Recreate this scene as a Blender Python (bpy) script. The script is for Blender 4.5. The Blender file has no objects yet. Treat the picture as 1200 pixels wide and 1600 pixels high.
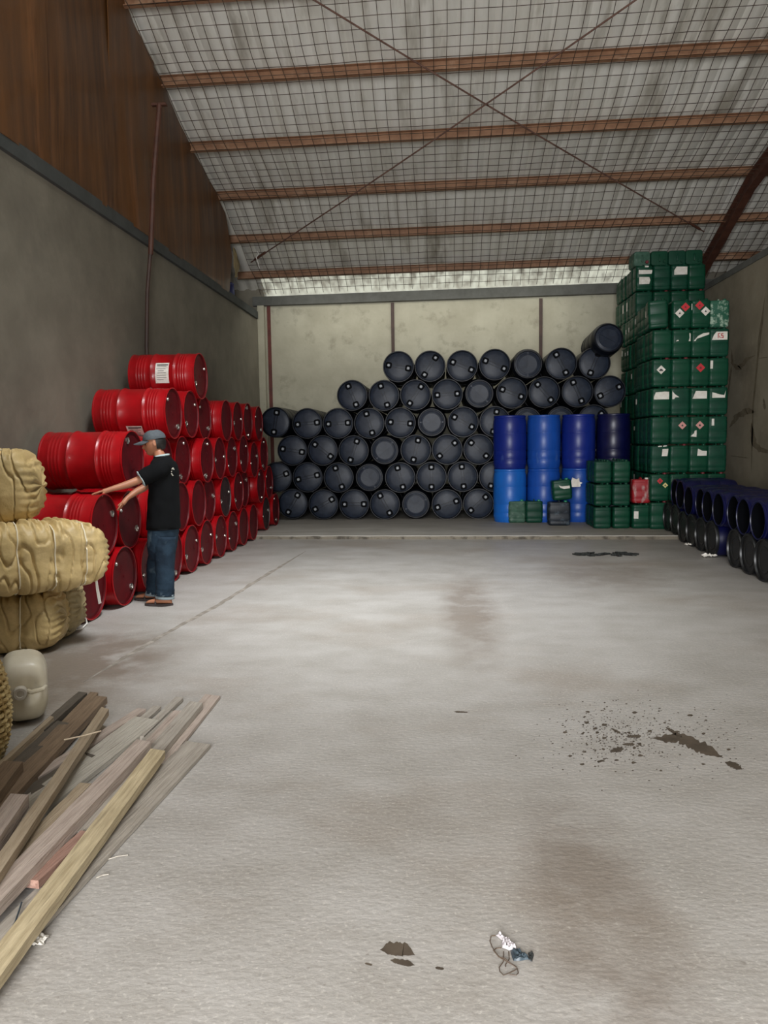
import bpy, math, random
from mathutils import Vector, Matrix, noise
random.seed(7)
PI = math.pi
C = bpy.context.scene.collection
SC = bpy.context.scene

# ------------------------------------------------------------------ camera
F = 1210.0; VX, VY = 690.0, 690.0; ROLL = 0.008; EYE = Vector((0, 0, 1.55))
yc = Vector(((VX-600)/F, (800-VY)/F, -1.0))
xc = Vector((1.0, ROLL, yc.x + yc.y*ROLL)).normalized(); yc.normalize()
zc = xc.cross(yc)
RM = Matrix((xc, yc, zc))                       # camera axes -> room axes
cd = bpy.data.cameras.new('camera'); cam = bpy.data.objects.new('camera', cd); C.objects.link(cam)
cd.sensor_fit = 'HORIZONTAL'; cd.sensor_width = 36; cd.lens = F/1200*36; cd.clip_start = .05; cd.clip_end = 200
cam.matrix_world = Matrix.Translation(EYE) @ RM.to_4x4()
SC.camera = cam
def ray(px, py): return RM @ Vector(((px-600)/F, -(py-800)/F, -1.0))
def onZ(px, py, v): d = ray(px, py); return EYE + d*((v-EYE.z)/d.z)
def onX(px, py, v): d = ray(px, py); return EYE + d*((v-EYE.x)/d.x)
def onY(px, py, v): d = ray(px, py); return EYE + d*((v-EYE.y)/d.y)

# ------------------------------------------------------------------ world, lights, exposure
SC.view_settings.view_transform = 'Standard'; SC.view_settings.look = 'None'
SC.view_settings.gamma = 1; SC.view_settings.use_curve_mapping = False
SC.view_settings.exposure = -0.06
SC.cycles.use_denoising = True
SC.cycles.max_bounces = 8; SC.cycles.diffuse_bounces = 5
w = bpy.data.worlds.new('sky'); SC.world = w; w.use_nodes = True
w.node_tree.nodes['Background'].inputs[0].default_value = (0.86, 0.93, 1.0, 1)
w.node_tree.nodes['Background'].inputs[1].default_value = 1.0
def area(name, loc, target, sx, sy, power, col=(1, 1, 1), spread=180):
    l = bpy.data.lights.new(name, 'AREA'); l.shape = 'RECTANGLE'; l.size = sx; l.size_y = sy; l.energy = power; l.color = col
    l.spread = math.radians(spread)
    o = bpy.data.objects.new(name, l); C.objects.link(o); o.location = loc
    o.rotation_euler = (Vector(target)-Vector(loc)).to_track_quat('-Z', 'Y').to_euler()
    return o
area('doorway_daylight', (-0.45, -3.7, 2.2), (0.1, 7, 0.6), 2.8, 3.8, 1330, (0.985, 0.99, 1.0))
area('roof_skylight', (0.0, 4.6, 7.9), (-1.1, 7.9, 0), 1.6, 2.4, 150, (0.93, 0.97, 1.0), 62)

area('eave_daylight', (-0.3, 16.2, 4.75), (-0.3, 17.3, 2.6), 6.2, .4, 36, (1.0, 0.98, 0.9))

# ------------------------------------------------------------------ materials
def hexc(h):
    v = [int(h[i:i+2], 16)/255 for i in (0, 2, 4)]
    return tuple(c/12.92 if c <= .04045 else ((c+.055)/1.055)**2.4 for c in v) + (1,)
MATS = {}
def mat(name, col, rough=.6, metal=0, col2=None, scale=6, stretch=(1, 1, 1), detail=4, bump=0, bscale=None, col3=None, scale3=1.2,
        lo=.35, hi=.65, lo3=.5, hi3=.7, coat=0, trans=0, spec=.5, alpha=1, sss=0):
    if name in MATS: return MATS[name]
    m = bpy.data.materials.new(name); m.use_nodes = True; nt = m.node_tree; N = nt.nodes; L = nt.links
    b = N['Principled BSDF']; b.inputs['Roughness'].default_value = rough; b.inputs['Metallic'].default_value = metal
    b.inputs['Specular IOR Level'].default_value = spec; b.inputs['Coat Weight'].default_value = coat
    b.inputs['Transmission Weight'].default_value = trans
    c = hexc(col); b.inputs['Base Color'].default_value = c
    tc = N.new('ShaderNodeTexCoord'); mp = N.new('ShaderNodeMapping'); L.new(tc.outputs['Object'], mp.inputs[0])
    mp.inputs['Scale'].default_value = stretch
    def ramp(sc, l, h, det=detail, vec=mp.outputs[0]):
        n = N.new('ShaderNodeTexNoise'); n.inputs['Scale'].default_value = sc; n.inputs['Detail'].default_value = det
        n.inputs['Roughness'].default_value = .62
        L.new(vec, n.inputs['Vector'])
        r = N.new('ShaderNodeMapRange'); r.inputs[1].default_value = l; r.inputs[2].default_value = h; L.new(n.outputs[0], r.inputs[0])
        return r.outputs[0]
    cur = None
    if col2:
        mx = N.new('ShaderNodeMix'); mx.data_type = 'RGBA'; L.new(ramp(scale, lo, hi), mx.inputs[0])
        mx.inputs[6].default_value = c; mx.inputs[7].default_value = hexc(col2); cur = mx.outputs[2]
    if col3:
        mx = N.new('ShaderNodeMix'); mx.data_type = 'RGBA'; L.new(ramp(scale3, lo3, hi3, 5), mx.inputs[0])
        if cur: L.new(cur, mx.inputs[6])
        else: mx.inputs[6].default_value = c
        mx.inputs[7].default_value = hexc(col3); cur = mx.outputs[2]
    if cur: L.new(cur, b.inputs['Base Color'])
    if bump:
        n = N.new('ShaderNodeTexNoise'); n.inputs['Scale'].default_value = bscale or scale*3; n.inputs['Detail'].default_value = 6
        L.new(mp.outputs[0], n.inputs['Vector'])
        bp = N.new('ShaderNodeBump'); bp.inputs['Strength'].default_value = bump; bp.inputs['Distance'].default_value = .02
        L.new(n.outputs[0], bp.inputs['Height']); L.new(bp.outputs[0], b.inputs['Normal'])
    MATS[name] = m; m['bsdf'] = 1
    return m
M = dict(
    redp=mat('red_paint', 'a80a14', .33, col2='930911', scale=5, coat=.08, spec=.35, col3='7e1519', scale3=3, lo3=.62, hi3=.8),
    redshade=mat('shaded_red_paint', '5e0a12', .5, col2='4e0a10', scale=6, col3='6a2a2e', scale3=9, lo3=.66, hi3=.8, spec=.22),  # same red paint as the bodies, darkened to paint in the ends' shade
    blklid=mat('sooty_black_paint', '1e1618', .5, col2='3a2020', scale=7),
    chrome=mat('zinc', 'd8d4cc', .3, 1),
    navy=mat('dark_navy_plastic', '0c0f17', .42, col2='11151e', scale=7, col3='20252e', scale3=3.5, lo3=.58, hi3=.82, spec=.25),
    navyend=mat('dusty_navy_plastic', '2a3241', .42, col2='202734', scale=9, col3='49515b', scale3=5, lo3=.56, hi3=.85, spec=.3),
    navycap=mat('bung_plastic', '040507', .7, spec=.1), navycap2=mat('grey_bung', 'a2a6aa', .4),
    blue1=mat('royal_blue_plastic', '10247a', .38, col2='152c88', scale=5, col3='5470a8', scale3=9, lo3=.64, hi3=.85, stretch=(1, 1, .3)),
    blue2=mat('bright_blue_plastic', '1c6fd0', .38, col2='1a62bc', scale=5, col3='6b95c8', scale3=9, lo3=.64, hi3=.85, stretch=(1, 1, .3)),
    blue3=mat('mid_blue_plastic', '1a54b4', .38, col2='184a9f', scale=5, col3='5f84bb', scale3=9, lo3=.62, hi3=.85, stretch=(1, 1, .3)),
    blue4=mat('deep_blue_plastic', '090d38', .35, col2='0d1244', scale=5),
    blue5=mat('navy_blue_plastic', '070a34', .38, col2='0a0e42', scale=5),
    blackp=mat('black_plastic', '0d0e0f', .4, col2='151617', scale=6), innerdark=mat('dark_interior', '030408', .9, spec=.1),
    green=mat('green_plastic', '0a4630', .42, col2='093c2a', scale=6, col3='265e48', scale3=8, lo3=.62, hi3=.85, spec=.3),
    green2=mat('deep_green_plastic', '093a2a', .47, col2='0c4532', scale=7, col3='2e5848', scale3=11, lo3=.6, hi3=.85, spec=.3),
    greend=mat('dusty_green_plastic', '1f4a38', .6, col2='416654', scale=9, col3='6b8073', scale3=14, lo3=.55, hi3=.75),
    camo=mat('scuffed_green_plastic', '1f5a44', .6, col2='9fb5a2', scale=11, lo=.5, hi=.62),
    cgap=mat('green_cap', '2c8a66', .4), redcap=mat('maroon_cap', '6e2028', .5),
    redcan=mat('worn_red_plastic', '9c1a22', .5, col2='b9a19c', scale=7, lo=.52, hi=.66, stretch=(1, 1, .45)),
    darkcan=mat('dusty_black_plastic', '1a222c', .5, col2='5c6c78', scale=9, lo=.55, hi=.8),
    paper=mat('white_paper', 'eeeae2', .7, col2='d8d2c6', scale=18), ink=mat('dark_ink', '3a3838', .7), hazred=mat('hazard_red', 'c52a32', .6),
    hazpink=mat('faded_hazard_pink', 'd49a92', .7), inkred=mat('red_ink', 'b02a2a', .7), yellow=mat('faded_yellow', 'd8c987', .7),
    floor=mat('trowelled_concrete', '99948d', .45, col2='aeaaa5', scale=2.4, stretch=(.8, 1.15, 1), detail=12, lo=.3, hi=.7, col3='8f8478', scale3=.5, lo3=.5, hi3=.75, bump=.14, bscale=38, spec=.5),
    slab=mat('slab_concrete', 'b3afa6', .65, col2='9f9a90', scale=2.5, stretch=(.5, 1.6, 1), detail=8, bump=.3, bscale=12),
    slabedge=mat('slab_edge', '7a7264', .8, col2='4c463c', scale=7, lo=.5, hi=.65, bump=.6),
    wallL=mat('grey_plaster', '868173', .8, col2='767164', scale=1.6, detail=8, col3='6c675c', scale3=.7, lo3=.5, hi3=.7, bump=.25, bscale=10),
    wallB=mat('pale_plaster', 'bdbaa6', .8, col2='aca894', scale=1.5, detail=9, col3='979280', scale3=3.5, lo3=.56, hi3=.75, bump=.2, bscale=10),
    wallR=mat('brown_grey_plaster', '8e8674', .8, col2='7c7462', scale=1.3, detail=8, col3='665e4e', scale3=.8, lo3=.52, hi3=.72, bump=.25, bscale=9),
    beam=mat('grey_concrete_beam', '62635f', .8, col2='545550', scale=4), band=mat('dark_grey_band', '4e5251', .8, col2='444846', scale=4, bump=.2),
    stain=mat('damp_stain', '3b3428', .5, col2='2e281f', scale=8), mould=mat('mould_stain', '574d3b', .85, col2='6c6350', scale=9),
    oil=mat('oil_stain', '463d33', .5, col2='5b5044', scale=9),
    brown=mat('brown_floor_stain', '85796d', .55, col2='938a80', scale=9),
    seam=mat('seam_dirt', '7a7268', .85, col2='968e84', scale=10, lo=.45, hi=.6),
    ply=mat('stained_plywood', '70461c', .5, col2='553412', scale=2.2, stretch=(1, 3.2, .35), detail=7, col3='8c5a30', scale3=1.3, lo3=.55, hi3=.75, coat=.1),
    ply2=mat('brown_plywood', '6a431c', .5, col2='482b10', scale=2.6, stretch=(1, 3.5, .3), detail=7, col3='82552c', scale3=1.1, lo3=.55, hi3=.75, coat=.1),
    foil=mat('roof_sheet', 'e6e4dc', .5, col2='d6d3c8', scale=1.6, stretch=(2.5, .35, 1), detail=7, col3='948e80', scale3=.8, lo3=.55, hi3=.75),
    rust=mat('red_oxide_steel', '9c7558', .6, col2='845f45', scale=5, col3='b09176', scale3=3, lo3=.58, hi3=.75),
    rustd=mat('dark_oxide_steel', '5c392b', .6, col2='482b20', scale=6), rodm=mat('rusty_rod', '6e5145', .7, col2='543a30', scale=9),
    wire=mat('rusty_wire', '5a4a3c', .7, col2='44382e', scale=9),
    postd=mat('dark_post_paint', '4c372e', .6, col2='3c2c26', scale=6), postr=mat('maroon_post_paint', '6a3028', .6, col2='552620', scale=6),
    sack=mat('woven_sack', 'd0b681', .5, col2='bda36e', scale=9, col3='917d53', scale3=3, lo3=.55, hi3=.75, bump=.45, bscale=14),
    sackd=mat('shaded_old_sack', 'a8966f', .7, col2='93835f', scale=9, bump=.2, bscale=40),
    strap=mat('cream_string', 'e4dac0', .6), strapw=mat('white_strap', 'ece8e0', .5),
    hdpe=mat('cloudy_plastic', 'd8d0bd', .35, col2='c4b99e', scale=4, col3='a08c58', scale3=5, lo3=.62, hi3=.8), hdcap=mat('grey_cap', 'b9b2a6', .5),
    basket=mat('gold_wicker', 'a88d58', .5, col2='cbb684', scale=14, lo=.45, hi=.6),
    skin=mat('skin', 'b0785a', .5, col2='a36c50', scale=6), hair=mat('black_hair', '15110f', .5), eye=mat('eye_dark', '1a1210', .3),
    shirt=mat('black_tshirt', '08090a', .9, col2='0c0d0f', scale=6, spec=.15), trimw=mat('pale_trim', 'a9b8b8', .8), capm=mat('grey_cap_cloth', '52585c', .8, col2='464b50', scale=12, bump=.2, bscale=60),
    jeans=mat('worn_denim', '263745', .85, spec=.2, col2='16222e', scale=5, col3='66757b', scale3=4, lo3=.6, hi3=.8, bump=.2, bscale=25),
    cuff=mat('pale_cuff', '7e8a8e', .8), sandal=mat('dark_sandal', '3b3230', .7), logo=mat('shirt_print', 'b7b2a4', .7),
    scrap=mat('slate_plastic', '39444b', .45), foilw=mat('shiny_film', 'b9b2b4', .3), blk=mat('black_debris', '2a2c2a', .8),
)
def floor_marks():
    """fine sandy speckle, three broad brown spill stains of their own shape, and shade painted on the left floor"""
    nt = M['floor'].node_tree; N = nt.nodes; L = nt.links; b = N['Principled BSDF']
    tc = N.new('ShaderNodeTexCoord'); src = b.inputs['Base Color'].links[0].from_socket
    def noise_(sc, det, lo, hi, a=0., c=1., rough=.6):
        n = N.new('ShaderNodeTexNoise'); n.inputs['Scale'].default_value = sc; n.inputs['Detail'].default_value = det; n.inputs['Roughness'].default_value = rough
        L.new(tc.outputs['Object'], n.inputs['Vector']); r = N.new('ShaderNodeMapRange')
        for k, v in zip((1, 2, 3, 4), (lo, hi, a, c)): r.inputs[k].default_value = v
        L.new(n.outputs[0], r.inputs[0]); return r.outputs[0]
    def over(src, fac, col):
        mx = N.new('ShaderNodeMix'); mx.data_type = 'RGBA'; L.new(fac, mx.inputs[0]); L.new(src, mx.inputs[6]); mx.inputs[7].default_value = hexc(col); return mx.outputs[2]
    src = over(src, noise_(70, 4, .55, .72, 0, .55), 'd2cdc4')
    src = over(src, noise_(45, 5, .60, .74, 0, .5), '6f675d')
    src = over(src, noise_(9, 9, .62, .74, 0, .35, .75), '7b7267')
    for cx, cy, rx, ry, amt in ((.50, 2.45, .30, 1.15, .62), (.24, 7.0, .34, 2.4, .6), (1.9, 9.0, .9, 1.3, .5), (-2.6, 5.2, .9, 1.4, .8)):  # last ellipse paints the left floor's shade into the concrete colour
        mp = N.new('ShaderNodeMapping'); L.new(tc.outputs['Object'], mp.inputs[0])
        mp.inputs['Location'].default_value = (-cx/rx, -cy/ry, 0); mp.inputs['Scale'].default_value = (1/rx, 1/ry, 0)
        gr = N.new('ShaderNodeTexGradient'); gr.gradient_type = 'SPHERICAL'; L.new(mp.outputs[0], gr.inputs[0])
        m1 = N.new('ShaderNodeMath'); m1.operation = 'MULTIPLY'; L.new(gr.outputs[1], m1.inputs[0]); L.new(noise_(3.2, 8, .3, .62, .25, 1.6), m1.inputs[1])
        m2 = N.new('ShaderNodeMapRange'); m2.inputs[1].default_value = .05; m2.inputs[2].default_value = .8; m2.inputs[4].default_value = amt; L.new(m1.outputs[0], m2.inputs[0])
        src = over(src, m2.outputs[0], '74685c')
    L.new(src, b.inputs['Base Color'])
floor_marks()
def wood(name, c1, c2, c3):
    return mat(name, c1, .65, col2=c2, scale=9, stretch=(.35, 4, 4), detail=7, col3=c3, scale3=6, lo3=.56, hi3=.75, bump=.35, bscale=25)
W = dict(grey=wood('weathered_grey_wood', 'a59d92', '8f877c', '7b7268'), pink=wood('pinkish_grey_wood', 'b0a195', '9a8b80', '877567'),
         yel=wood('mottled_yellow_wood', 'c2b291', '9d8d6e', '7f735c'), tan=wood('tan_wood', 'a89881', '92816a', '7d6b55'),
         brn=wood('brown_wood', '84705a', '6c5946', '584638'), drk=wood('dark_wood', '5c544a', '4c453c', '3c362f'),
         red=wood('red_splintered_wood', '9a7a6c', '866557', '75584c'), pale=wood('pale_green_grey_wood', 'b2aca0', 'a19a8e', '8b8377'))

# translucent eave sheet
m = bpy.data.materials.new('translucent_sheet'); m.use_nodes = True; nt = m.node_tree
b = nt.nodes['Principled BSDF']; b.inputs['Base Color'].default_value = (.75, .7, .58, 1); b.inputs['Roughness'].default_value = .5
tr = nt.nodes.new('ShaderNodeBsdfTranslucent'); tr.inputs[0].default_value = (.85, .8, .62, 1)
nz = nt.nodes.new('ShaderNodeTexNoise'); nz.inputs['Scale'].default_value = 5; mr = nt.nodes.new('ShaderNodeMapRange')
mr.inputs[1].default_value = .35; mr.inputs[2].default_value = .65; mr.inputs[3].default_value = .12; mr.inputs[4].default_value = .95
tcx = nt.nodes.new('ShaderNodeTexCoord'); mpx = nt.nodes.new('ShaderNodeMapping'); mpx.inputs['Scale'].default_value = (1.4, .5, 1); nt.links.new(tcx.outputs['Object'], mpx.inputs[0]); nt.links.new(mpx.outputs[0], nz.inputs['Vector'])
nt.links.new(nz.outputs[0], mr.inputs[0])
mx = nt.nodes.new('ShaderNodeMixShader'); nt.links.new(mr.outputs[0], mx.inputs[0]); nt.links.new(b.outputs[0], mx.inputs[1]); nt.links.new(tr.outputs[0], mx.inputs[2])
nt.links.new(mx.outputs[0], nt.nodes['Material Output'].inputs['Surface']); M['trans'] = m

# ------------------------------------------------------------------ helpers
class MB:
    def __init__(s, soft=False): s.v = []; s.f = []; s.sm = []; s.soft = soft
    def add(s, vs, fs, smooth=True):
        n = len(s.v); s.v += [tuple(v) for v in vs]; s.f += [tuple(i+n for i in f) for f in fs]; s.sm += [smooth]*len(fs); return s
    def box(s, lo, hi, mtx=None, bev=0):
        x0, y0, z0 = lo; x1, y1, z1 = hi
        vs = [Vector(p) for p in ((x0, y0, z0), (x1, y0, z0), (x1, y1, z0), (x0, y1, z0), (x0, y0, z1), (x1, y0, z1), (x1, y1, z1), (x0, y1, z1))]
        if mtx: vs = [mtx @ v for v in vs]
        return s.add(vs, [(0, 3, 2, 1), (4, 5, 6, 7), (0, 1, 5, 4), (1, 2, 6, 5), (2, 3, 7, 6), (3, 0, 4, 7)], False)
    def lathe(s, prof, n=36, mtx=None, close0=True, close1=True, ax=1, ay=1):
        vs = []
        for r, z in prof:
            for i in range(n):
                a = 2*PI*i/n; vs.append(Vector((r*math.cos(a)*ax, r*math.sin(a)*ay, z)))
        if mtx: vs = [mtx @ v for v in vs]
        fs = []
        for k in range(len(prof)-1):
            for i in range(n):
                j = (i+1) % n; fs.append((k*n+i, k*n+j, (k+1)*n+j, (k+1)*n+i))
        if close0: fs.append(tuple(range(n-1, -1, -1)))
        if close1: fs.append(tuple(range((len(prof)-1)*n, len(prof)*n)))
        return s.add(vs, fs)
    def tube(s, pts, r, n=6, taper=None):
        pts = [Vector(p) for p in pts]; vs = []; up = Vector((0, 0, 1)); prev = None
        for k, p in enumerate(pts):
            d = (pts[min(k+1, len(pts)-1)]-pts[max(k-1, 0)])
            if d.length < 1e-9: d = Vector((0, 0, 1))
            d.normalize()
            if prev is None:
                a = d.cross(up if abs(d.z) < .9 else Vector((1, 0, 0))).normalized()
            else:
                a = (prev-d*prev.dot(d)).normalized()
            prev = a; bb = d.cross(a); rr = taper[k] if taper else r
            for i in range(n):
                t = 2*PI*i/n; vs.append(p+(a*math.cos(t)+bb*math.sin(t))*rr)
        fs = []
        for k in range(len(pts)-1):
            for i in range(n):
                j = (i+1) % n; fs.append((k*n+i, k*n+j, (k+1)*n+j, (k+1)*n+i))
        fs.append(tuple(range(n-1, -1, -1))); fs.append(tuple(range((len(pts)-1)*n, len(pts)*n)))
        return s.add(vs, fs)
    def prism(s, poly, axis_o, u, v, nrm, t):
        """extruded polygon: 2-D points in the (u, v) frame at axis_o, thickness t along nrm"""
        o, u, v, nrm = Vector(axis_o), Vector(u), Vector(v), Vector(nrm); n = len(poly)
        a = [o+u*p[0]+v*p[1] for p in poly]; bq = [p+nrm*t for p in a]
        fs = [tuple(range(n-1, -1, -1)), tuple(range(n, 2*n))]+[(i, (i+1) % n, (i+1) % n+n, i+n) for i in range(n)]
        return s.add(a+bq, fs, False)
    def mesh(s, name, m):
        me = bpy.data.meshes.new(name); me.from_pydata(s.v, [], s.f); me.polygons.foreach_set('use_smooth', s.sm); me.materials.append(m); me.update()
        import bmesh as _b
        bm = _b.new(); bm.from_mesh(me); _b.ops.recalc_face_normals(bm, faces=bm.faces); bm.to_mesh(me); bm.free()
        if s.soft: return me
        try: me.set_sharp_from_angle(angle=math.radians(42))
        except Exception: pass
        return me
def obj(name, mb, m, parent=None, loc=None):
    me = mb if isinstance(mb, bpy.types.Mesh) else mb.mesh(name, m)
    o = bpy.data.objects.new(name, me); C.objects.link(o); o.parent = parent
    if loc is not None: o.location = loc
    return o
def tag(o, label, cat, group=None, kind=None):
    o['label'] = label; o['category'] = cat
    if group: o['group'] = group
    if kind: o['kind'] = kind
    return o
def root(name, label=None, cat=None, group=None):
    o = bpy.data.objects.new(name, None); C.objects.link(o); o.empty_display_size = .1
    if label: tag(o, label, cat, group)
    return o
def struct(name, mb, m, parent=None):
    o = obj(name, mb, m, parent)
    if parent is None: o['kind'] = 'structure'
    return o
def dup(src, mtx, label, cat, group=None, used=set()):
    """first call moves the source itself; afterwards a copy of it with copies of its parts and sub-parts"""
    if src.name not in used:
        used.add(src.name); r = src
    else:
        r = src.copy(); C.objects.link(r)
        for ch in src.children:
            if ch.get('own'): continue
            c = ch.copy(); C.objects.link(c); c.parent = r
            for g in ch.children:
                d = g.copy(); C.objects.link(d); d.parent = c
    r.matrix_world = mtx; tag(r, label, cat, group)
    if not group and 'group' in r.keys(): del r['group']
    return r
def T(*a): return Matrix.Translation(Vector(a))
def RX(a): return Matrix.Rotation(a, 4, 'X')
def RY(a): return Matrix.Rotation(a, 4, 'Y')
def RZ(a): return Matrix.Rotation(a, 4, 'Z')
ORD = ['', 'first', 'second', 'third', 'fourth', 'fifth', 'sixth', 'seventh', 'eighth', 'ninth', 'tenth', 'eleventh', 'twelfth', 'thirteenth', 'fourteenth']
def interp(xs, ys, x):
    if x <= xs[0]: return ys[0]+(ys[1]-ys[0])*(x-xs[0])/(xs[1]-xs[0])
    for i in range(len(xs)-1):
        if x <= xs[i+1]: return ys[i]+(ys[i+1]-ys[i])*(x-xs[i])/(xs[i+1]-xs[i])
    return ys[-1]+(ys[-1]-ys[-2])*(x-xs[-1])/(xs[-1]-xs[-2])

# ------------------------------------------------------------------ the hall
XL, XR, YB, YF = -4.02, 4.92, 17.25, -4.0
ZW = 4.28                                        # top of the plastered walls
SLAB_Y, SLAB_Z = 12.3, 0.06
struct('floor', MB().box((-6, YF, -.2), (9.5, YB+.3, 0)), M['floor'])
fl = bpy.data.objects['floor']
sb = MB()
n = 60; top = []
for i in range(n+1):
    x = XL+(XR-XL)*i/n
    top.append((x, SLAB_Y-.045*(x)+.02*noise.noise(Vector((x*4, 0, 0)))))
vs = [(x, y, SLAB_Z) for x, y in top]+[(x, YB, SLAB_Z) for x, y in top]+[(x, y-.015, 0) for x, y in top]
k = n+1
sb.add(vs, [(i, i+1, k+i+1, k+i) for i in range(n)]+[(i, 2*k+i, 2*k+i+1, i+1) for i in range(n)], False)
struct('floor_slab', sb, M['slab'])
# worn front edge of the slab
eb = MB()
for i in range(n):
    (x0, y0), (x1, y1) = top[i], top[i+1]
    h0 = .046+.01*noise.noise(Vector((x0*7, 2, 0)))
    h1 = .046+.01*noise.noise(Vector((x1*7, 2, 0)))
    eb.add([(x0, y0-.018, 0), (x1, y1-.018, 0), (x1, y1-.006, h1), (x0, y0-.006, h0)], [(0, 1, 2, 3)], False)
struct('slab_edge', eb, M['slabedge'], fl)

struct('wall_left', MB().box((XL-.18, YF, 0), (XL, YB, ZW)), M['wallL'])
struct('wall_right', MB().box((XR, YF, 0), (XR+.16, YB, ZW)), M['wallR'])
wbk = MB(); _a, _b = onY(420, 470, YB), onY(960, 450, YB); _k = (_b.z-_a.z)/(_b.x-_a.x)
_z = lambda x: _a.z+_k*(x-_a.x)
wbk.add([(x, y, z) for x in (-6.2, 9.6) for y, z in ((YB, 0), (YB+.2, 0), (YB+.2, _z(x)), (YB, _z(x)))], [(0, 1, 2, 3), (7, 6, 5, 4), (0, 4, 5, 1), (1, 5, 6, 2), (2, 6, 7, 3), (3, 7, 4, 0)], False)
struct('wall_back', wbk, M['wallB'])
fb = MB(); fb.box((-6.2, YF-.2, 0), (-2.0, YF, 8.6)); fb.box((1.8, YF-.2, 0), (9.6, YF, 8.6)); fb.box((-2.0, YF-.2, 4.2), (1.8, YF, 8.6))
struct('wall_front', fb, M['wallL'])
struct('light_blocker_wall', MB().box((-2.1, YF, 0), (-1.85, 2.0, 2.9)).box((-2.1, 1.8, 0), (-1.55, 2.15, 2.9)), M['wallL'])  # unseen wall stub added to block door light and shade the left floor
struct('ground_outside', MB().box((-12, -16, -.2), (14, YF-.2, -.02)), M['slab'])
struct('wall_outer_left', MB().box((-6.2, YF, 0), (-6.0, YB, 8.6)), M['wallL'])
struct('wall_outer_right', MB().box((9.4, YF, 0), (9.6, YB, 8.6)), M['wallR'])
struct('trim_left', MB().box((XL-.2, YF, ZW), (XL+.05, YB-.3, ZW+.15)), M['band'])
cp = MB()
cp.box((XR-.02, YF, ZW), (XR+.18, YB, ZW+.1))
struct('trim_right', cp, M['beam'])
zb = onY(420, 477, YB-.14).z
def lin(pa, pb):
    a, b_ = onY(*pa, YB-.14), onY(*pb, YB-.14); k_ = (b_.z-a.z)/(b_.x-a.x); return lambda x: a.z+k_*(x-a.x)
zlo, zhi = lin((420, 477), (960, 458)), lin((420, 463), (960, 442)); bmz = MB()
bmz.add([(x, y, f(x)) for x in (XL-.1, 9.4) for y, f in ((YB-.14, zlo), (YB+.1, zlo), (YB+.1, zhi), (YB-.14, zhi))], [(0, 1, 2, 3), (7, 6, 5, 4), (0, 4, 5, 1), (1, 5, 6, 2), (2, 6, 7, 3), (3, 7, 4, 0)], False)
struct('beam_back', bmz, M['beam'])
struct('column_corner', MB().box((XL, YB-.14, 0), (XL+.14, YB, zb)), M['wallB'])

# roof: height along the slope from the purlins' lines in the photograph, sloping slightly up to the right
pl = [(190, 5, 1200, -6), (250, 130, 1200, 86), (297, 232, 1200, 187), (340, 308, 1200, 264), (368, 375, 1130, 340), (392, 431, 985, 403), (404, 466, 985, 440)]
PY = []; PZ = []; TL = []
for a, b_, c_, d_ in pl:
    p = onX(a, b_, XL); q = onY(c_, d_, p.y)
    PY.append(p.y); PZ.append(p.z); TL.append((q.z-p.z)/(q.x-p.x))
TILT = sum(TL[1:6])/5
PY[6] = YB+.15
ZE = onY(404, 464, YB-.1).z
PZ[6] = ZE-.03
RYs = [-4.2, 3.0, 7.0]+PY; d0 = (PZ[0]-PZ[1])/(PY[1]-PY[0])
z7 = PZ[0]+d0*(PY[0]-7.0)
RZs = [z7-.3, z7+.9, z7]+PZ
def roofz(x, y): return interp(RYs, RZs, y)+TILT*(x-XL)
def onRoof(px, py, off=0):
    d = ray(px, py); lo, hi = 2.0, 40.0
    for _ in range(50):
        t = (lo+hi)/2; p = EYE+d*t
        if p.z > roofz(p.x, p.y)-off: hi = t
        else: lo = t
    return EYE+d*hi
def sheet(y0, y1, x0=-6.1, x1=9.5, step=.05, ny=10, thick=0):
    mb = MB(); nx = int((x1-x0)/step); vs = []
    prof = [0, .012, .03, .03, .012, 0, 0]
    ys = [y0+(y1-y0)*j/ny for j in range(ny+1)]
    for j, y in enumerate(ys):
        for i in range(nx+1):
            x = x0+(x1-x0)*i/nx
            ph = (x/.25) % 1
            r = .03*max(0, min(1, (math.cos(2*PI*ph)-.2)*2.2))
            vs.append((x, y, roofz(x, y)+.11+r+.012*noise.noise(Vector((x*.7, y*.9, 3)))))
    for j in range(ny):
        for i in range(nx): mb.f.append((j*(nx+1)+i, j*(nx+1)+i+1, (j+1)*(nx+1)+i+1, (j+1)*(nx+1)+i)); mb.sm.append(True)
    mb.v = vs
    return mb
ce = struct('ceiling', sheet(-4.2, PY[5]+.15, ny=70), M['foil'])
struct('ceiling_eave', sheet(PY[5]+.12, YB+.9, ny=12, x0=XL+.1, x1=4.9), M['trans'])
struct('ceiling_corner', sheet(PY[5]+.10, YB+.3, ny=6, x1=XL+.15), M['foil'])
struct('ceiling_far_corner', sheet(PY[5]+.10, YB+.3, ny=6, x0=4.85), M['foil'])
ec = MB(); ec.box((-6.1, YB-.02, 4.2), (XL+.1, YB+.2, 5.3)); ec.box((4.9, YB-.02, 4.2), (9.5, YB+.2, 5.6))
struct('wall_back_gable', ec, M['wallL'])
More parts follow.
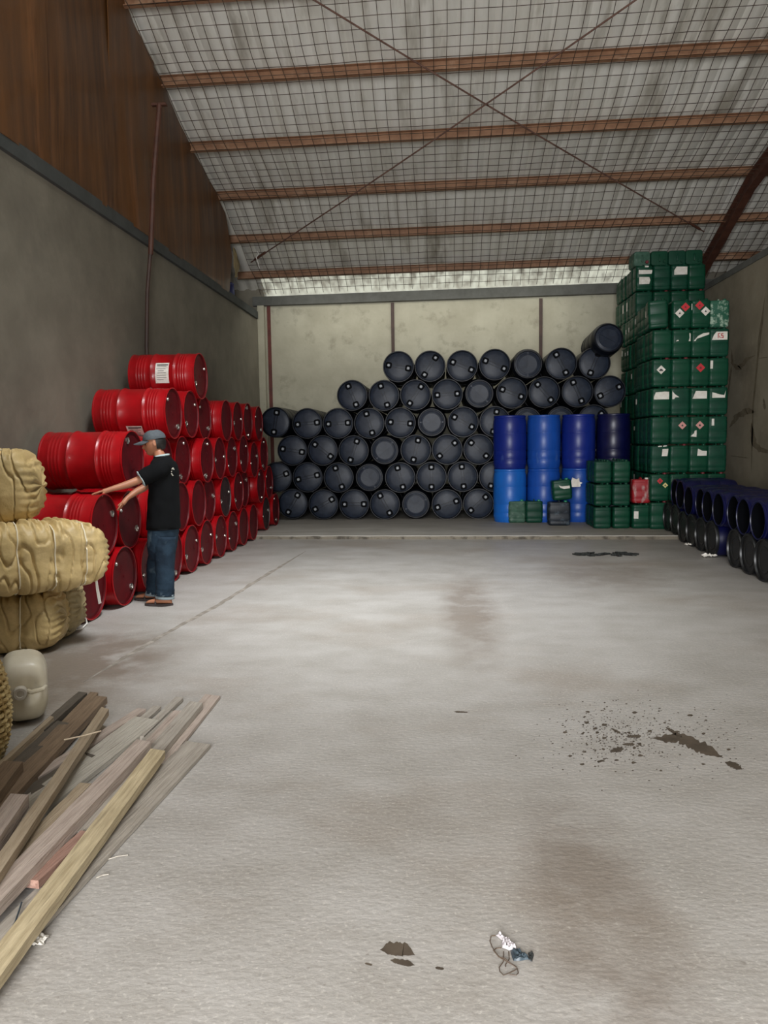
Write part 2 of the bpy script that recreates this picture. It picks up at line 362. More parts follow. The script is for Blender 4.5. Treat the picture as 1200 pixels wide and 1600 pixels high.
# purlins
for k in range(-3, 6):
    y = PY[k] if k >= 0 else PY[0]+1.55*k
    if k == 6: y = YB-.02
    x0 = -4.3; x1 = 9.3
    mb = MB()
    h = .15; t = .006
    off = 0.0
    def slab(dy0, dy1, dz0, dz1):
        vs = []
        for x in (x0, x1):
            for dy, dz in ((dy0, dz0), (dy1, dz0), (dy1, dz1), (dy0, dz1)):
                vs.append((x, y+dy, roofz(x, y)+.08+dz))
        mb.add(vs, [(0, 1, 2, 3), (7, 6, 5, 4), (0, 4, 5, 1), (1, 5, 6, 2), (2, 6, 7, 3), (3, 7, 4, 0)], False)
    if k == 6:
        slab(-.05, 0, -.06, 0)
    else:
        slab(0, t, -h, 0); slab(-.065, 0, -h, -h+t); slab(-.065, 0, -t, 0); slab(-.065, -.06, -h, -h+.02)
    pos = 'at the eave above the back wall' if k == 6 else ('%s up from the back eave' % ORD[6-k])
    tag(obj('roof_purlin', mb, M['rust']), 'red oxide steel roof purlin, '+pos, 'roof purlin', 'roof purlins')
# rafter on the far right: I-section following the slope
def rafter(x, yA, yB_, label, m):
    mb = MB(); pts = [yA+(yB_-yA)*i/40 for i in range(41)]
    for (dx0, dx1, dz0, dz1) in ((-.07, .07, -.32, -.305), (-.07, .07, -.085, -.07), (-.006, .006, -.31, -.08)):
        vs = []; fs = []
        for y in pts:
            z = roofz(x, y)
            vs += [(x+dx0, y, z+dz0), (x+dx1, y, z+dz0), (x+dx1, y, z+dz1), (x+dx0, y, z+dz1)]
        for i in range(40):
            for j in range(4):
                a = i*4+j; b2 = i*4+(j+1) % 4; fs.append((a, b2, b2+4, a+4))
        fs += [(0, 1, 2, 3), (163, 162, 161, 160)]
        mb.add(vs, fs, False)
    return tag(obj('roof_rafter', mb, m), label, 'rafter')
rafter(5.35, 4.0, YB-.05, 'red oxide steel I-beam rafter sloping down behind the green jerrycan tower', M['rustd'])
# wire mesh under the purlins
wm = MB(); G = .175; r = .0056
ys = []
y = 7.2
while y < YB-.2: ys.append(y); y += .0875
def wz(x, y):
    nb = min(abs(y-p) for p in PY[:6]+[PY[0]-1.55]); s = min(1, nb/.7)
    return roofz(x, y)-.085-.07*math.sin(s*PI/2)+.012*noise.noise(Vector((x*1.7, y*1.7, 0)))
x = XL+.1
while x < 9.2:
    wob = lambda y: .03*noise.noise(Vector((x*.9, y*.8, 9)))
    wm.tube([(x+wob(y), y, wz(x, y)) for y in ys], r, 3); x += G
y = 7.25; q = 0
while y < YB-.2:
    wm.tube([(XL+.1+.4*i, y+.03*noise.noise(Vector((i*.3, y, 5))), wz(XL+.1+.4*i, y)) for i in range(33)], r, 3); y += G
wmo = tag(obj('wire_mesh', wm, M['wire']), 'rusty square wire mesh stretched below the roof sheets and purlins', 'wire mesh')
# cross bracing rods
def rod(p0, p1, q0, q1, lab):
    a = onRoof(*p0, q0); b2 = onRoof(*p1, q0)
    a2 = a+(a-b2)*.35
    r_ = root('bracing_rod', lab, 'bracing rod', 'crossed bracing rods')
    obj('rod', MB().tube([a2+(b2-a2)*t/12+Vector((0, 0, -.06*math.sin(PI*t/12))) for t in range(13)], .012, 6), M['rodm'], r_)
    obj('turnbuckle', MB().tube([b2+(a2-b2)*.012, b2+(a2-b2)*.045], .024, 6), M['rustd'], r_)
rod((500, 0), (1100, 362), .22, 0, 'long rusty bracing rod running from the top centre down to the rafter')
rod((985, 0), (392, 410), .30, 0, 'long rusty bracing rod running from the top down to the left eave corner')
# string knotted on the bracing rod
p = onRoof(402, 395, .22)
tag(obj('string_scrap', MB().tube([p+Vector((.0, 0, .03)), p+Vector((.03, -.01, -.02)), p+Vector((-.02, -.02, -.1)), p+Vector((.02, 0, -.22)), p+Vector((.03, 0, -.3))], .008, 5), M['strapw']),
    'white string knotted on the bracing rod near the left eave corner', 'string')

# plywood panels above the left wall
def yat(px, py=300): return onX(px, py, XL).y
edges = [(-4.0, 1.0), (1.0, 4.6), (4.6, 7.0), (7.0, yat(70, 200)), (yat(70, 200)+.0, yat(172, 200)), (yat(172, 200), yat(243, 300)), (yat(243, 300), yat(357, 420))]
labs = ['above the doorway end of the left wall', 'in the second bay of the left wall', 'in the third bay of the left wall', 'at the upper left edge of the photo',
        'broad sheet second from the photo edge above left wall', 'between the tall sheet seam and the leaning post', 'past the leaning post, with curled free far edge']
for i, ((ya, yb), lb) in enumerate(zip(edges, labs)):
    mb = MB(); ny, nz = 26, 16; vs = []; off = .012*(i % 2)
    for side in (0, 1):
        for j in range(ny+1):
            y = ya-.03+(yb-ya+.05)*j/ny
            for k in range(nz+1):
                zt = roofz(XL, y)+.02; zz = ZW+.12+(zt-ZW-.12)*k/nz
                bul = .05*noise.noise(Vector((y*.9, zz*.5, i)))+.02*noise.noise(Vector((y*3, zz*.7, i+5)))
                if i == 6:
                    # ragged curled end
                    u = j/ny; bul += .10*max(0, u-.75)*4*(1-k/nz*.4)*.4
                    y2 = y-(.45*max(0, u-.6)/.4*(abs(k/nz-.5)*1.6))*(1 if k/nz > .5 else .5)
                else: y2 = y
                vs.append((XL+.03+off+bul-(.01 if side else 0), y2, zz))
    k2 = (ny+1)*(nz+1); fs = []
    for sidx in (0, 1):
        for j in range(ny):
            for k in range(nz):
                a = sidx*k2+j*(nz+1)+k; q4 = (a, a+1, a+nz+2, a+nz+1); fs.append(q4 if sidx else q4[::-1])
    for j in range(ny):
        a = j*(nz+1); fs.append((a, a+nz+1, a+nz+1+k2, a+k2)); a += nz; fs.append((a+k2, a+nz+1+k2, a+nz+1, a))
    for k in range(nz):
        fs.append((k+k2, k+1+k2, k+1, k)); a = ny*(nz+1)+k; fs.append((a, a+1, a+1+k2, a+k2))
    mb.add(vs, fs)
    tag(obj('plywood_panel', mb, M['ply'] if i % 2 else M['ply2']), 'stained brown plywood sheet '+lb, 'plywood panel', 'plywood sheets above the left wall')
# leaning steel post on the left wall
pr = root('steel_post', 'thin rusty steel post rising up the left wall, past the plywood', 'post')
P = [onX(229, 540, XL+.05)]; yP = P[0].y
pts = [Vector((XL+.07, yP, 0.0)), Vector((XL+.07, yP, 2.0)), Vector((XL+.08, yP, 4.2))]
a = onY(235, 392, yP); b2 = onY(249, 163, yP)
obj('post_shaft', MB().tube([(XL+.04, yP, 0), (XL+.05, yP, 2.9), (XL+.09, yP, 3.6), (a.x, yP, a.z)], .028, 8), M['postd'], pr)
obj('upper_brace', MB().tube([a-Vector((0, 0, .05)), a+(b2-a)*.5+Vector((-.02, 0, 0)), b2], .036, 8), M['rustd'], pr)
obj('bracket', MB().box((b2.x-.1, yP-.03, b2.z-.02), (b2.x+.1, yP+.03, b2.z+.01)), M['rustd'], pr)
# posts on the back wall
for px, m_, lb, wd in ((421, 'postr', 'thin maroon steel post in the back corner beside the blue drums', .07), (614, 'postd', 'dark brown post on back wall above the drum stack, left of centre', .07), (845, 'postd', 'dark brown post on back wall above the right part of drum stack', .07)):
    p = onY(px, 540, YB-.04)
    tag(obj('wall_post', MB().box((p.x-wd/2, YB-.045, SLAB_Z), (p.x+wd/2, YB-.0, zb)), M[m_]), lb, 'post', 'posts on the back wall')

# mould and cracks on the right wall, in the plaster
def ribbon(mb, pts, wid, mapf, seed, jit=.6, n=26):
    """wandering stain outline along a polyline; mapf takes 2-D to room coordinates"""
    P2 = [Vector(p) for p in pts]; L_ = [0]
    for i in range(1, len(P2)): L_.append(L_[-1]+(P2[i]-P2[i-1]).length)
    A = []; B = []
    for i in range(n+1):
        s = L_[-1]*i/n
        k = max(j for j in range(len(L_)-1) if L_[j] <= s+1e-9)
        t = (s-L_[k])/(L_[k+1]-L_[k]); p = P2[k].lerp(P2[k+1], t); d = (P2[k+1]-P2[k]).normalized(); nn = Vector((-d.y, d.x))
        w0 = wid[k]+(wid[k+1]-wid[k])*t
        en = min(1, .12+5*min(i, n-i)/n)
        jt = lambda q_: 1+jit*(noise.noise(Vector((i*.37, seed, q_)))+.5*noise.noise(Vector((i*1.1, seed, q_+3))))
        A.append(p+nn*w0*jt(0)*en); B.append(p-nn*w0*jt(7)*en)
    vs = [mapf(p) for p in A]+[mapf(p) for p in B]
    mb.add(vs, [(i, i+1, n+1+i+1, n+1+i) for i in range(n)], False)
wr = bpy.data.objects['wall_right']
sm = MB()
def wp(p): q = onX(p.x, p.y, XR-.0015); return (XR-.0015, q.y, q.z)
for pts, wid, sd in ([((1196, 458), (1188, 520), (1183, 570), (1177, 630), (1175, 690), (1174, 740)), (1, 2.2, 1.4, 1.2, 1.2, 1), 1],
                    [((1143, 545), (1144, 568), (1155, 576), (1166, 562), (1180, 555)), (1, 2, 4, 2.5, 2), 2],
                    [((1143, 572), (1137, 620)), (1.5, 1), 3],
                    [((1140, 668), (1152, 650), (1168, 642), (1180, 644)), (2, 4, 5, 4), 4],
                    [((1174, 660), (1177, 690), (1186, 702), (1200, 706), (1215, 706)), (2, 4, 4, 3, 2), 5],
                    [((1193, 622), (1195, 640)), (1, 2.5), 6]):
    ribbon(sm, pts, wid, wp, sd)
struct('mould_stain', sm, M['mould'], wr)
sm2 = MB()
for pts, wid, sd in ([((1185, 560), (1200, 558)), (.6, .6), 1], [((1140, 712), (1172, 716)), (.6, .6), 2]): ribbon(sm2, pts, wid, wp, sd)
struct('crack', sm2, M['mould'], wr)

# floor marks
def fp(z): return lambda p: tuple(onZ(p.x, p.y, z))
om = MB()
for pts, wid, sd in ([((1016, 1153), (1036, 1154), (1062, 1153), (1085, 1163), (1110, 1174), (1130, 1184)), (1.5, 5, 8, 8.5, 8, 3), 11],
                    [((1040, 1136), (1056, 1146), (1066, 1152)), (1.5, 3, 3), 17], [((1133, 1191), (1148, 1196), (1160, 1202)), (3, 5, 3), 12], [((978, 1151), (1002, 1150)), (1.5, 3), 13], [((953, 1174), (966, 1171), (975, 1170)), (2, 4, 2), 14],
                    [((972, 1163), (992, 1163)), (1.5, 2.5), 15], [((955, 1138), (970, 1146)), (1, 2), 16], [((710, 1112), (732, 1113)), (1.5, 1), 18]):
    ribbon(om, pts, wid, fp(.0008), sd, .75, 48)
random.seed(3)
for i in range(820):
    gx = random.gauss(958, 46); gy = random.gauss(1150, 24)
    if i > 640: gx = random.gauss(1080, 50); gy = random.gauss(1160, 30)
    s = random.uniform(.25, 1.05)*(2.6 if random.random() < .07 else 1)
    vs = []
    for k in range(7):
        a = 2*PI*k/7; vs.append(tuple(onZ(gx+s*random.uniform(1, 2.2)*math.cos(a), gy+s*random.uniform(.5, 1)*math.sin(a), .0009)))
    om.add(vs, [tuple(range(7))], False)
struct('oil_stain', om, M['oil'], fl)
om = MB()
for pts, wid, sd in ([((594, 1484), (612, 1482), (632, 1484), (648, 1492)), (4, 11, 10, 3), 21], [((610, 1500), (636, 1505), (648, 1508)), (3, 5, 2), 22], [((680, 1512), (694, 1514)), (2, 2), 23], [((570, 1505), (582, 1508)), (1.5, 1.5), 24]):
    ribbon(om, pts, wid, fp(.0008), sd, .45, 26)
struct('damp_patch', om, M['oil'], fl)
om = MB()
ribbon(om, [(478, 861), (440, 884), (400, 908), (340, 946), (280, 978), (200, 1024), (130, 1066)], (1.5, 2.2, 2, 2.3, 2, 2.5, 2), fp(.0007), 31, .8, 90)
struct('floor_seam', om, M['seam'], fl)

# ------------------------------------------------------------------ red steel drums (axis along local Z, lid at the top)
def steel_drum(lidmat, blank=False, black=False):
    r, L = .288, .84
    t = root('steel_drum')
    pf = [(0, .016), (r-.02, .016), (r-.014, .004), (r-.004, 0), (r+.002, .004), (r+.002, .012), (r-.006, .02), (r-.006, .05)]
    def ridge(z, h, w_): return [(r-.006, z-w_), (r-.006+h*.7, z-w_*.45), (r-.006+h, z), (r-.006+h*.7, z+w_*.45), (r-.006, z+w_)]
    for z in (.10, .135, .17, .205): pf += ridge(z, .004, .012)
    pf += ridge(.29, .013, .02)
    pf += ridge(.575, .013, .02)
    for z in (.63, .66, .69, .72): pf += ridge(z, .004, .012)
    pf += [(r-.006, L-.05), (r-.006, L-.02), (r+.003, L-.012), (r+.003, L-.003), (r-.003, L), (r-.010, L-.002), (r-.013, L-.012)]
    obj('body', MB().lathe(pf, 40, close1=False), M['redp'] if not black else M['blklid'], t)
    lid = MB().lathe([(r-.012, L-.002), (r-.016, L-.018), (r-.04, L-.02), (r-.05, L-.017), (r-.06, L-.020), (.03, L-.017), (0.001, L-.017)], 40, close0=False, close1=False)
    if not blank:
        # stamped marks in the middle of the lid
        lid.lathe([(.014, L-.02), (.014, L-.013), (.010, L-.0125)], 10, T(0, 0, 0))
        for i in range(4): lid.box((-.06+.02*i, -.105, L-.018), (-.048+.02*i, -.088, L-.0145))
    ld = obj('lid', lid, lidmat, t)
    if not blank:
        for (x, y, rr) in ((0, .21, .033), (0, -.215, .019)):
            bm_ = MB().lathe([(rr, L-.02), (rr, L-.009), (rr*.85, L-.005), (rr*.55, L-.005), (rr*.5, L-.010), (.001, L-.010)], 16, T(x, y, 0), close1=False)
            bm_.box((-rr*.45, -.004, L-.010), (rr*.45, .004, L-.004), T(x, y, 0))
            obj('bung', bm_, M['chrome'], t)
    return t
protos = {'lid': steel_drum(M['redshade']), 'blank': steel_drum(M['redshade'], True), 'black': steel_drum(M['blklid'])}
protos['black'].children[0].data.materials[0] = M['redp']
# rows from the floor up: (distance, how far the end stands out, kind, roll angle in degrees)
RED = [
 [(6.62, -.13, 'blank', 0), (7.24, -.06, 'lid', -40), (7.9, -.04, 'lid', 20), (8.56, -.02, 'lid', -75), (9.17, 0, 'lid', -160), (9.78, 0, 'lid', 200), (10.42, 0, 'lid', 175), (11.05, 0, 'lid', 25), (11.66, 0, 'blank', 0), (12.28, 0, 'blank', 0), (13.2, 0, 'black', 10), (13.98, 0, 'lid', -70)],
 [(6.9, -.10, 'lid', 25), (7.55, -.15, 'lid', -30), (8.2, -.1, 'lid', 60), (8.9, -.03, 'blank', 0), (9.5, 0, 'blank', 0), (10.13, -.1, 'lid', 10), (10.75, -.02, 'black', 195), (11.42, 0, 'lid', 215), (12.05, -.12, 'lid', 40), (12.86, 0, 'lid', 110), (13.5, 0, 'lid', -30)],
 [(7.5, -.02, 'lid', 115), (8.45, -.08, 'blank', 0), (9.17, -.12, 'lid', 250), (9.85, .03, 'lid', 255), (10.5, 0, 'lid', 185), (11.12, 0, 'lid', 35), (11.8, 0, 'lid', 215), (12.46, 0, 'lid', 15), (13.15, 0, 'lid', 255)],
 [(8.7, 0, 'lid', -45), (9.4, -.04, 'lid', 215), (10.1, -.12, 'lid', 320), (10.8, .04, 'blank', 0), (11.46, .02, 'lid', 190), (12.12, 0, 'lid', 95), (12.84, .0, 'lid', -30)],
 [(9.75, 0, 'lid', 210)],
]
D = .592
placed = []
PLACE = []
for ri, row in enumerate(RED):
    for ci, (y, dx, kd, ang) in enumerate(row):
        z = D/2+(SLAB_Z if y > 12.9 else 0)
        for (y2, z2) in placed:
            if abs(y2-y) < D: z = max(z, z2+math.sqrt(D*D-(y2-y)**2)+.012)
        PLACE.append((ri, ci, y, z, dx, kd, ang))
        placed.append((y, z))
rown = ['bottom row', 'second row up', 'third row up', 'fourth row up', 'top']
for ri, ci, y, z, dx, kd, ang in PLACE:
    x = -3.05+dx*.6-.83
    kind = {'lid': 'red steel drum on its side', 'blank': 'red steel drum with plain unplugged end', 'black': 'red steel drum with sooty black lid'}[kd]
    if ri == 4: lb = 'single red steel drum with white label on top of the red drum stack'
    else: lb = '%s, %s, %s from the near end' % (kind, rown[ri], ORD[ci+1] if ci else 'first')
    mt = T(x, y, z) @ RY(PI/2) @ RZ(math.radians(ang))
    o = dup(protos[kd], mt, lb, 'drum', 'red steel drums stacked on the left')
    if (ri, ci) in ((4, 0), (3, 0)):
        # paper label wrapped on the body, facing the camera
        lab = MB(); ink = MB(); z0, z1 = (.35, .52) if ri == 4 else (.37, .55)
        a0, a1 = (-32, 20) if ri == 4 else (30, 66)
        # angle 0 = towards the camera (-Y), positive downwards
        inv = mt.inverted(); rr = .2845
        def pt(a, zz, e): a = math.radians(a); return inv @ Vector((x+zz, y-(rr+e)*math.cos(a), z-(rr+e)*math.sin(a)))
        N_ = 8; vs = []
        for e in (.0, .0018):
            for i in range(N_+1):
                for zz in (z0, z1): vs.append(pt(a0+(a1-a0)*i/N_, zz, e))
        k = 2*(N_+1); fs = []
        for i in range(N_): fs += [(2*i, 2*i+1, 2*i+3, 2*i+2), (k+2*i, k+2*i+2, k+2*i+3, k+2*i+1), (2*i, 2*i+2, k+2*i+2, k+2*i), (2*i+1, k+2*i+1, k+2*i+3, 2*i+3)]
        lab.add(vs, fs)
        random.seed(ri)
        for i in range(8):
            aa = a0+(a1-a0)*(i+.8)/9.5; za = z0+.015+random.random()*.02; zb_ = z1-.02-random.random()*.05; e = .0023
            if i == 0: zb_ = z1-.01
            ink.add([pt(aa, za, e), pt(aa, zb_, e), pt(aa+(1.1 if i else 3), zb_, e), pt(aa+(1.1 if i else 3), za, e)], [(0, 1, 2, 3)])
        l_ = obj('paper_label', lab, M['paper'], o); l_['own'] = 1; l_['label'] = 'white printed paper label'
        k_ = obj('label_print', ink, M['ink'], l_)
    if (ri, ci) == (0, 0):
        pass
# loose white strap hanging in front of the first bottom drum
a = onY(147, 893, 6.35); b2 = onY(156, 940, 6.25)
s_ = MB(); p1 = onY(149, 893, 6.3); p2 = onY(152, 915, 6.26); p3 = onY(156, 942, 6.2)
s_.prism([(-.006, 0), (.006, 0), (.012, -.13), (.022, -.28), (-.004, -.29), (-.012, -.16)], p1, Vector((.9, .1, 0)), (0.0, -.15, 1), (0, -1, 0), .004)
tag(obj('packing_strap', s_, M['strapw']), 'white plastic packing strap hanging beside the nearest bottom red drum', 'strap')

# ------------------------------------------------------------------ dark plastic drums against the back wall
def plastic_drum(kind):
    r, L = .297, .93
    t = root('plastic_drum')
    pf = [(.0, .02), (.18, .02), (.185, .012), (.20, .012), (.205, .02), (.235, .02), (.245, 0), (.262, 0), (.268, .012), (.272, .04), (r-.004, .085), (r, .12), (r, .27), (r-.006, .29), (r-.006, .31), (r, .33),
          (r, .59), (r-.006, .61), (r-.006, .63), (r, .65), (r, .80), (r-.003, .84), (r-.012, .868), (r-.012, .885), (r+.001, .895), (r+.001, .912), (r-.004, L), (r-.018, L), (r-.026, L-.02), (r-.030, L-.045)]
    if kind == 'top':
        obj('body', MB().lathe(pf, 40, close0=False, close1=False), M['navy'], t)
        e = MB().lathe([(r-.030, L-.045), (r-.045, L-.038), (.18, L-.026), (.001, L-.018)], 40, close0=False, close1=False)
        h = obj('drum_head', e, M['navyend'], t)
        for s in (-.030, .020): obj('head_rib', MB().box((s, -.135, L-.03), (s+.009, .135, L-.006)), M['navy'], h)
        for s in (-1, 1):
            y0 = s*.19
            sq = MB()
            pr_ = []
            for k in range(32):
                a = 2*PI*k/32+PI/4; q = (abs(math.cos(a))**4+abs(math.sin(a))**4)**(-.25); pr_.append((math.cos(a)*q, math.sin(a)*q))
            vs = [(px_*.060, y0+py_*.060, L-.018) for px_, py_ in pr_]+[(px_*.058, y0+py_*.058, L+.001) for px_, py_ in pr_]+[(px_*.034, y0+py_*.034, L+.001) for px_, py_ in pr_]+[(px_*.032, y0+py_*.032, L-.012) for px_, py_ in pr_]
            fs = []
            for q in range(3):
                for k in range(32): fs.append((q*32+k, q*32+(k+1) % 32, (q+1)*32+(k+1) % 32, (q+1)*32+k))
            sq.add(vs, fs, False)
            bs = obj('bung_socket', sq, M['navycap'], t)
            c = MB().lathe([(.026, L-.014), (.026, L-.001), (.022, L+.003), (.001, L+.003)], 16, T(0, y0, 0), close0=False, close1=False)
            obj('bung', c, M['navycap2'], t)
    else:
        # turned round: the moulded base faces out at local top
        pf2 = [(rr, L-zz) for rr, zz in pf][::-1]
        obj('body', MB().lathe(pf2, 40, close0=False, close1=False), M['navy'], t)
        e = MB().lathe([(.236, L-.019), (.205, L-.016), (.19, L-.006), (.178, L-.006), (.17, L-.016), (.001, L-.02)], 40, close0=False, close1=False)
        e.box((-.014, -.225, L-.02), (.014, .225, L-.009))
        obj('drum_base', e, M['navyend'], t)
        if 'x' in kind: pass
    return t
pt_ = plastic_drum('top'); pb_ = plastic_drum('base')
# (px, py, kind, angle of the line through the bungs in the picture)
B = 'b'
BLUE = [
 [(461.7, 787, 60), (505, 788, 30), (553, 788, 0), (601, 788, -62), (650, 788, B+'25'), (699, 788, 18), (747.7, 787, 42), (797, 787, 10), (846, 787, 50), (895, 787, -30), (944, 787, 20)],
 [(435, 747, 20), (482, 747, 12), (530, 746, -72), (579, 745, B+'-60'), (625.7, 745, -75), (674, 744, -90), (723, 744, -85), (771.5, 744, 70), (820, 744, 15), (870, 744, -50), (919, 744, 30)],
 [(458, 705, -10), (505, 705, -38), (553, 704, 70), (601.7, 705, B+'45'), (650.7, 704, 76), (699, 703, 40), (748, 703, -42), (797, 703, 60), (846, 703, -20), (896, 702, 80), (945, 702, 5)],
 [(436, 660, 80), (480, 662, 5), (528, 663, 3), (576.7, 662, -74), (624, 661, -5), (674, 661, B+'0'), (724, 660, -30), (772, 660, 80), (825, 661, B+'10'), (877, 660, B+'30'), (928, 659, 40)],
 [(550, 618, -68), (600, 618, -72), (649, 617, 55), (699, 616, 3), (749, 615, B+'-45'), (800, 614, -22), (850, 613, -50), (902, 612, -66), (953, 611, 25)],
 [(622.7, 573, -10), (671.7, 572, 56), (722, 572, -23), (773, 570, -24), (825, 569, B+'90'), (877, 568, -62), (929, 568, 68)],
]
rb = ['bottom row', 'second row up', 'third row up', 'fourth row up', 'fifth row up', 'top row']
random.seed(11)
YBD = 14.95
BP = [[onY(px, py, YBD) for px, py, a in row] for row in BLUE]
flat = [p for row in BP for p in row]
for it in range(60):
    for i in range(len(flat)):
        for j in range(i+1, len(flat)):
            d = Vector((flat[j].x-flat[i].x, flat[j].z-flat[i].z)); l = d.length
            if l < .601:
                d = d/l*(.601-l)*.5
                flat[i].x -= d.x; flat[j].x += d.x; flat[j].z += d.y
                if flat[i].z > .4: flat[i].z -= d.y
for ri, row in enumerate(BLUE):
    for ci, (px, py, a) in enumerate(row):
        base = isinstance(a, str); ang = float(a[1:]) if base else a
        yj = YBD+random.uniform(-.03, .03)
        p = BP[ri][ci]
        # local +Z towards the camera (-Y); local Y = bung line
        yaw = 0
        if ri == 3 and ci < 1: yaw = -4
        mt = T(p.x, yj+.92, p.z) @ RX(PI/2) @ RZ(math.radians(ang-90))
        if yaw: mt = T(p.x, yj+.46, p.z) @ RZ(math.radians(yaw)) @ T(0, .46, 0) @ RX(PI/2) @ RZ(math.radians(ang-90))
        lb = 'navy plastic drum, %s, %s of back stack, %s from the left' % ('base outward' if base else 'bungs outward', rb[ri], ORD[ci+1])
        dup(pb_ if base else pt_, mt, lb, 'drum', 'dark plastic drums stacked against the back wall')
# the layer behind, seen only through the gaps
for ri, row in enumerate(BLUE):
    for ci in range(len(row)-(1 if ri > 3 else 0)):
        q_ = BP[ri][ci]
        dup(pt_, T(q_.x, YBD+.96+.93, q_.z) @ RX(PI/2), 'navy plastic drum in the rear layer, glimpsed through gaps of the back stack', 'drum', 'rear layer of dark plastic drums')
# tilted drum on the very top beside the jerrycan tower
p = onY(951, 528, 14.72)
mt = T(*p) @ RZ(math.radians(3)) @ RX(math.radians(-6)) @ T(0, .92, 0) @ RX(PI/2) @ RZ(math.radians(-30-90))
dup(pb_, mt, 'tilted navy plastic drum alone on top of the back stack against the jerrycan tower', 'drum')

# ------------------------------------------------------------------ upright blue barrels
def barrel(m, name='plastic_barrel'):
    r, L = .30, .97
    t = root(name)
    pf = [(0.001, .02), (.25, .02), (.258, .0), (.275, 0), (.284, .015), (.288, .05), (r, .09), (r, .16), (r-.004, .17), (r-.004, .18), (r, .19), (r+.002, .31), (r-.004, .325), (r-.004, .335), (r+.002, .35),
          (r+.003, .48), (r+.002, .63), (r-.004, .645), (r-.004, .655), (r+.002, .67), (r, .80), (r-.004, .87), (r-.014, .905), (r-.018, .925), (r-.01, .935), (r-.01, .96), (r-.016, L), (r-.03, L), (r-.035, L-.02)]
    obj('body', MB().lathe(pf, 44, close0=False, close1=False), m, t)
    e = MB().lathe([(r-.035, L-.02), (.15, L-.014), (.001, L-.012)], 44, close0=False, close1=False)
    obj('drum_head', e, m, t)
    for s in (-1, 1): obj('bung', MB().lathe([(.04, L-.018), (.04, L+.0), (.034, L+.004), (.001, L+.004)], 16, T(s*.18, 0, 0), close0=False, close1=False), M['navycap'], t)
    return t
cols = [(796.5, 'blue3', 'blue2', 'royal blue', 'bright blue'), (849.5, 'blue3', 'blue3', 'mid blue', 'mid blue'), (903.5, 'blue1', 'blue3', 'royal blue', 'mid blue'), (958, 'blue4', 'blue4', 'deep navy', 'deep navy')]
for i, (px, mu, ml, nu, nl) in enumerate(cols):
    c = onY(px, 700, 14.45)
    mu = {0: 'blue1', 1: 'blue3', 2: 'blue1', 3: 'blue4'}[i]
    for tier, (mm, nm) in enumerate(((ml, nl), (mu, nu))):
        b_ = barrel(M[mm]); b_.matrix_world = T(c.x, 14.45, SLAB_Z+tier*.972) @ RZ(i*1.3+tier)
        tag(b_, '%s upright barrel, %s tier, %s of four from drum stack' % (nm, ('lower', 'upper')[tier], ORD[i+1]), 'barrel', 'upright blue barrels stacked two high')
        if i == 1 and tier == 1:
            ck = MB(); R_ = .307
            inv = b_.matrix_world.inverted()
            def q(a, z, e=0): a = math.radians(a); return inv @ Vector((c.x-.01+(R_+e)*math.sin(a), 14.45-(R_+e)*math.cos(a), SLAB_Z+.972+z))
            ck.add([q(56, .42), q(80, .42), q(80, .60), q(56, .60), q(56, .42, .003), q(80, .42, .003), q(80, .60, .003), q(56, .60, .003)], [(4, 5, 6, 7), (0, 1, 5, 4), (1, 2, 6, 5), (2, 3, 7, 6), (3, 0, 4, 7)])
            l_ = obj('paper_label', ck, M['yellow'], b_); l_['own'] = 1

# ------------------------------------------------------------------ jerrycans
def jerry(wd, dp, h, m, capm_=None, name='jerrycan', wear=0):
    t = root(name)
    def ring(sx, sy, z, ch=.17):
        a, b_ = wd/2*sx, dp/2*sy; c1 = ch*min(wd, dp); pts = []
        for (cx, cy, a0) in ((a-c1, b_-c1, 0), (-a+c1, b_-c1, 90), (-a+c1, -b_+c1, 180), (a-c1, -b_+c1, 270)):
            for k in range(5):
                an = math.radians(a0+90*k/4); pts.append((cx+c1*math.cos(an), cy+c1*math.sin(an), z))
        return pts
    Z = [(.84, .84, 0), (.93, .93, .012), (.975, .975, .035), (.985, .985, .06), (.955, .955, .068), (.955, .955, .078), (.99, .99, .088), (1, 1, .13), (1, 1, .47*h), (.985, .985, .478*h), (.985, .985, .487*h), (1, 1, .497*h),
         (1, 1, h-.12), (.985, .985, h-.10), (.965, .965, h-.085), (.965, .965, h-.078), (.99, .985, h-.068), (.98, .975, h-.045), (.93, .92, h-.03), (.80, .78, h-.027)]
    vs = []; n = 20
    for sx, sy, z in Z: vs += ring(sx, sy, z)
    fs = []
    for k in range(len(Z)-1):
        for i in range(n): j = (i+1) % n; fs.append((k*n+i, k*n+j, (k+1)*n+j, (k+1)*n+i))
    fs.append(tuple(range(n-1, -1, -1))); fs.append(tuple(range((len(Z)-1)*n, len(Z)*n)))
    b_ = MB().add(vs, fs)
    obj('body', b_, m, t)
    hm = MB()
    hh = [(0, -dp*.22, h-.03), (0, -dp*.2, h-.010), (0, -dp*.08, h-.004), (0, dp*.12, h-.004), (0, dp*.2, h-.010), (0, dp*.22, h-.03)]
    hm.tube(hh, .013, 8)
    obj('handle', hm, m, t)
    cm = MB().lathe([(.03, h-.03), (.03, h-.005), (.027, h-.001), (.001, h-.001)], 18, T(wd*.28, -dp*.24, 0), close0=False, close1=False)
    obj('cap', cm, capm_ or m, t)
    return t
JW, JD, JH = .314, .268, .465
jp = [jerry(JW, JD, JH, M['green']), jerry(JW, JD, JH, M['green2']), jerry(JW, JD, JH, M['green'], M['redcap'])]
